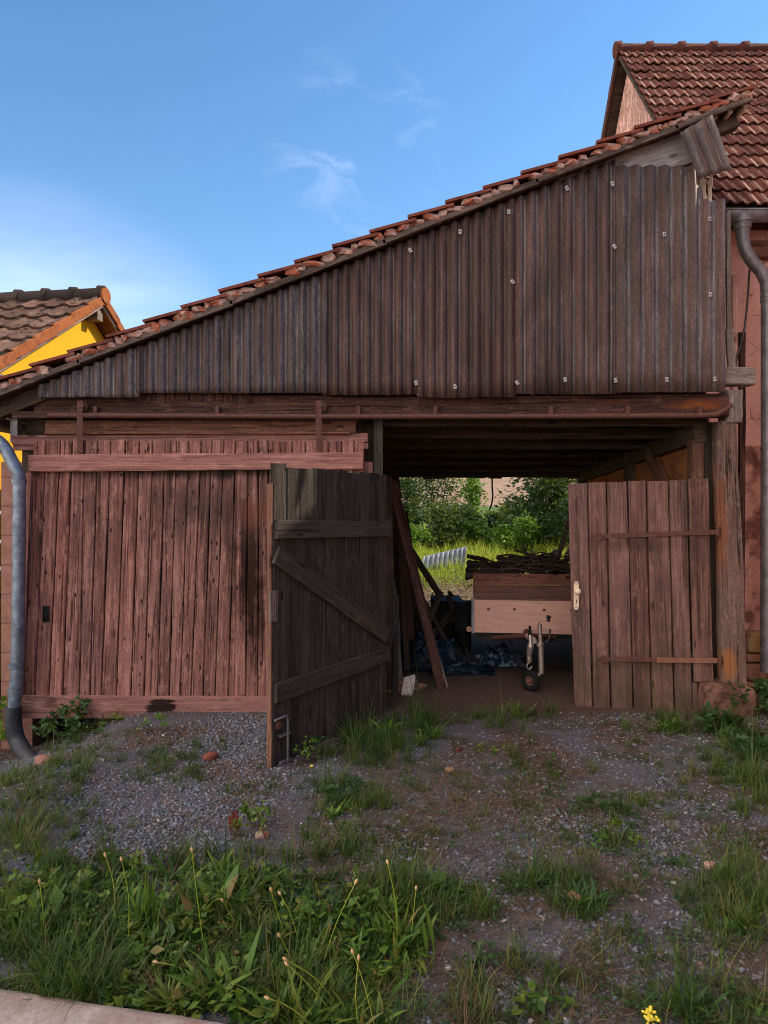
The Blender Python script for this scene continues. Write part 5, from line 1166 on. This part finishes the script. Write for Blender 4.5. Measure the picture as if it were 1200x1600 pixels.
x,y=G(1018,1612); mb=MB(); t_=P(1016,1588,y); tube(mb,smoothpath([Vector((x,y,hg(x,y))),(Vector((x,y,0))+t_)/2+Vector((.006,0,.01)),t_+Vector((0,0,.01))],4),.002,6,.6)
for k in range(46):
    q=t_+Vector((rs_.gauss(0,.009),rs_.gauss(0,.009),rs_.uniform(-.016,.022))); rock(mb,q,(.010,.010,.009),k,.3,ICO1,.5,1)
tag(mb.build('yellow_flower',[M['weed'],M['petal']]),'small bright yellow flower spike at the bottom edge of the yard','flower')
x,y=G(487,1208); mb=MB(); t_=Vector((x,y,hg(x,y)+.045)); tube(mb,[Vector((x,y,hg(x,y))),t_],.0015,5,.6); rock(mb,t_,(.022,.022,.014),2,.2,ICO1,.5,1); tag(mb.build('dandelion',[M['weed'],M['petal']]),'yellow dandelion head in front of the open door leaf','flower')

# ------------------------------------------------------------------ gravel and single stones
n=270000; xs_=RNG.uniform(-4.6,4.6,n); ys_=2.0+3.75*RNG.uniform(0,1,n)**1.05
uu=600+xs_/ys_*F; vv=800+CZ/ys_*F
ell=[(260,1275,190,85,1.0),(330,1205,130,60,.7),(400,1150,110,40,.8),(190,1330,130,30,.9),(600,1330,90,50,.55),(860,1310,170,60,.75),(1050,1330,130,60,.6),(700,1390,140,45,.5),(1010,1500,200,80,.75),(800,1560,200,60,.7),(1140,1290,90,60,.5),(930,1240,130,40,.35),(600,1480,120,90,.35),(1090,1420,110,60,.5),(800,1180,130,30,.2)]
dens=np.full(n,.20)
for (a,b,c,d,k) in ell:
    q=((uu-a)/c)**2+((vv-b)/d)**2; dens=np.maximum(dens,k*np.clip(1.25-q,0,1))
dens*=.55+.6*(np.sin(xs_*5+2*np.sin(ys_*4))*.5+.5); dens*=1-.75*np.exp(-((uu-760)/150)**2-((vv-1130)/50)**2)
e=(xs_-e0.x)*nd.x+(ys_-e0.y)*nd.y
ok=(RNG.uniform(0,1,n)<dens*.72)&(uu>-420)&(uu<1620)&(vv<1680)&(e<.0); xs_,ys_=xs_[ok],ys_[ok]; n=len(xs_)
sz=.0032*np.exp(np.abs(RNG.normal(0,.58,n)))+.0015; sz=np.minimum(sz,.0155)
B,T=ICO1; B=B/np.linalg.norm(B,axis=1)[:,None]
icoV=np.array(ico(1)[0])[:,:] if False else B
def ico0():
    bm=bmesh.new(); bmesh.ops.create_icosphere(bm,subdivisions=1,radius=1); V=np.array([v.co[:] for v in bm.verts]); T=np.array([[v.index for v in f.verts] for f in bm.faces]); bm.free(); return V,T
B,T=ico0(); K=len(B)
sc3=np.stack([RNG.uniform(.8,1.5,n),RNG.uniform(.7,1.1,n),RNG.uniform(.4,.8,n)],-1)*sz[:,None]
Vp=B[None]*(1+RNG.uniform(-.22,.22,(n,K,1)))*sc3[:,None,:]
a=RNG.uniform(0,2*np.pi,n); ca,sa=np.cos(a)[:,None],np.sin(a)[:,None]; ti=RNG.normal(0,.3,n)[:,None]
x1=Vp[...,0]*ca-Vp[...,1]*sa; y1=Vp[...,0]*sa+Vp[...,1]*ca; z1=Vp[...,2]+ti*x1
Vp=np.stack([x1+xs_[:,None],y1+ys_[:,None],z1+(H(xs_,ys_)+sz*.22)[:,None]],-1).reshape(-1,3)
lo=((np.arange(n)*K)[:,None,None]+T[None]).reshape(-1); st=np.arange(n*len(T))*3
rv=RNG.beta(1.7,1.6,n)*.86; m_=RNG.uniform(0,1,n); rv=np.where(m_>.93,RNG.uniform(.86,.96,n),rv); rv=np.where(m_>.985,1.,rv)
o=npmesh('gravel',Vp,lo,st,np.repeat(rv,K),M['pebble']); tag(o,'grey crushed stone gravel covering the yard',None,None,'stuff')
def stone(u,v,s,mat,label,name='stone',seed=1,ar=.7):
    x,y=G(u,v); mb=MB(); rock(mb,(x,y,hg(x,y)+s*ar*.28),(s*1.15,s,s*ar),seed,.22,ICO2,flat=False); tag(mb.build(name,M[mat]),label,'stone')
stone(329,1187,.085,'barn_tile','broken red brick fragment at the edge of the gravel heap','brick_fragment',3)
stone(1110,1366,.052,'pink_plaster','round pinkish stone lying on the gravel','stone',5)
stone(716,1177,.045,'barn_tile','small reddish stone on the bare dirt in front of the gateway','stone',8)
stone(896,1414,.06,'sandstone','brown stone beside the round plantain rosette','stone',9)
stone(703,1206,.05,'sandstone_pale','ochre stone half buried in the bare dirt','stone',12)
stone(68,1165,.12,'pillar_block','flat grey brown stone beside the black pipe shoe','stone',14,.5)
stone(410,1305,.06,'mortar','pale stone at the back edge of the grass','stone',17)

# ------------------------------------------------------------------ light, sky, camera
w=bpy.data.worlds.new('World'); sc.world=w; w.use_nodes=True; t=w.node_tree; t.nodes.clear()
out=t.nodes.new('ShaderNodeOutputWorld'); bg=t.nodes.new('ShaderNodeBackground'); sky=t.nodes.new('ShaderNodeTexSky')
sky.sky_type='NISHITA'; sky.sun_disc=False; sky.sun_elevation=SUN_EL; sky.sun_rotation=math.pi/2-SUN_AZ; sky.air_density=1.0; sky.dust_density=.1; sky.ozone_density=1.2
tc_=t.nodes.new('ShaderNodeTexCoord')
def nz(scale,vec,det=6,dist=0.):
    mp=t.nodes.new('ShaderNodeMapping'); mp.inputs['Scale'].default_value=vec; t.links.new(tc_.outputs['Generated'],mp.inputs[0])
    q=t.nodes.new('ShaderNodeTexNoise'); q.inputs['Scale'].default_value=scale; q.inputs['Detail'].default_value=det; q.inputs['Roughness'].default_value=.6; q.inputs['Distortion'].default_value=dist
    t.links.new(mp.outputs[0],q.inputs[0]); return q.outputs['Fac']
def rp(f,*st):
    r=t.nodes.new('ShaderNodeValToRGB'); t.links.new(f,r.inputs[0])
    for e_,(p_,c) in zip(r.color_ramp.elements,st): e_.position=p_; e_.color=(c,c,c,1)
    return r.outputs[0]
def mt(op,a,b):
    m=t.nodes.new('ShaderNodeMath'); m.operation=op
    for i,v in enumerate((a,b)):
        if isinstance(v,(int,float)): m.inputs[i].default_value=v
        else: t.links.new(v,m.inputs[i])
    return m.outputs[0]
def spot(dirv,lo,hi):                                     # where in the sky a cloud veil stands
    d=t.nodes.new('ShaderNodeVectorMath'); d.operation='DOT_PRODUCT'; t.links.new(tc_.outputs['Generated'],d.inputs[0]); d.inputs[1].default_value=Vector(dirv).normalized()
    return rp(d.outputs['Value'],(lo,0.),(hi,1.))
wisp=rp(nz(5.5,(1.6,1.6,3.2),12,.9),(.52,0.),(.88,1.)); veil=rp(nz(1.3,(1,1,3.),5,.5),(.35,0.),(.8,1.))
dv=lambda u,v:((u-600)/F,1,(800-v)/F)
s1=mt('MULTIPLY',mt('MULTIPLY',wisp,spot(dv(560,235),.993,.9998)),.27)
s2=mt('MULTIPLY',mt('MULTIPLY',veil,spot(dv(60,660),.955,.999)),.60)
cl=mt('MINIMUM',mt('ADD',s1,s2),.9)
def skymix(f,a,c):
    mx=t.nodes.new('ShaderNodeMix'); mx.data_type='RGBA'; t.links.new(f,mx.inputs[0]); t.links.new(a,mx.inputs[6]); mx.inputs[7].default_value=c; return mx.outputs[2]
fill_bank=mt('MULTIPLY',mt('MULTIPLY',rp(nz(1.1,(1,1,2.2),7,.4),(.36,0.),(.56,1.)),spot((-.95,-.75,.62),.50,.86)),.95)     # unseen warm fill added as a cumulus bank behind the camera
hs_=t.nodes.new('ShaderNodeHueSaturation'); hs_.inputs['Saturation'].default_value=1.22; t.links.new(sky.outputs[0],hs_.inputs['Color'])
skyc=skymix(fill_bank,skymix(cl,hs_.outputs[0],(7.4,7.7,8.1,1)),(19.5,17.2,15.2,1))
t.links.new(skyc,bg.inputs[0]); bg.inputs[1].default_value=.15; t.links.new(bg.outputs[0],out.inputs[0])
L=bpy.data.lights.new('sun','SUN'); L.energy=3.8; L.angle=math.radians(.5); L.color=(1,.86,.66); lo_=bpy.data.objects.new('sun',L); COL.objects.link(lo_)
lo_.rotation_euler=(-SUN).to_track_quat('-Z','Y').to_euler(); lo_.location=(20,5,18)
cam=bpy.data.cameras.new('camera'); co=bpy.data.objects.new('camera',cam); COL.objects.link(co); sc.camera=co
co.location=(0,0,CZ); co.rotation_euler=(math.pi/2,0,0); cam.sensor_fit='VERTICAL'; cam.sensor_height=36.; cam.lens=F/1600*36.; cam.clip_start=.05; cam.clip_end=2000
sc.view_settings.view_transform='Standard'; sc.view_settings.look='None'; sc.view_settings.exposure=0.68; sc.view_settings.gamma=1
sc.render.engine='CYCLES'; sc.cycles.use_denoising=True; sc.cycles.filter_width=1.05; sc.cycles.denoising_prefilter='ACCURATE'; sc.cycles.max_bounces=8; sc.cycles.diffuse_bounces=4; sc.cycles.sample_clamp_indirect=6
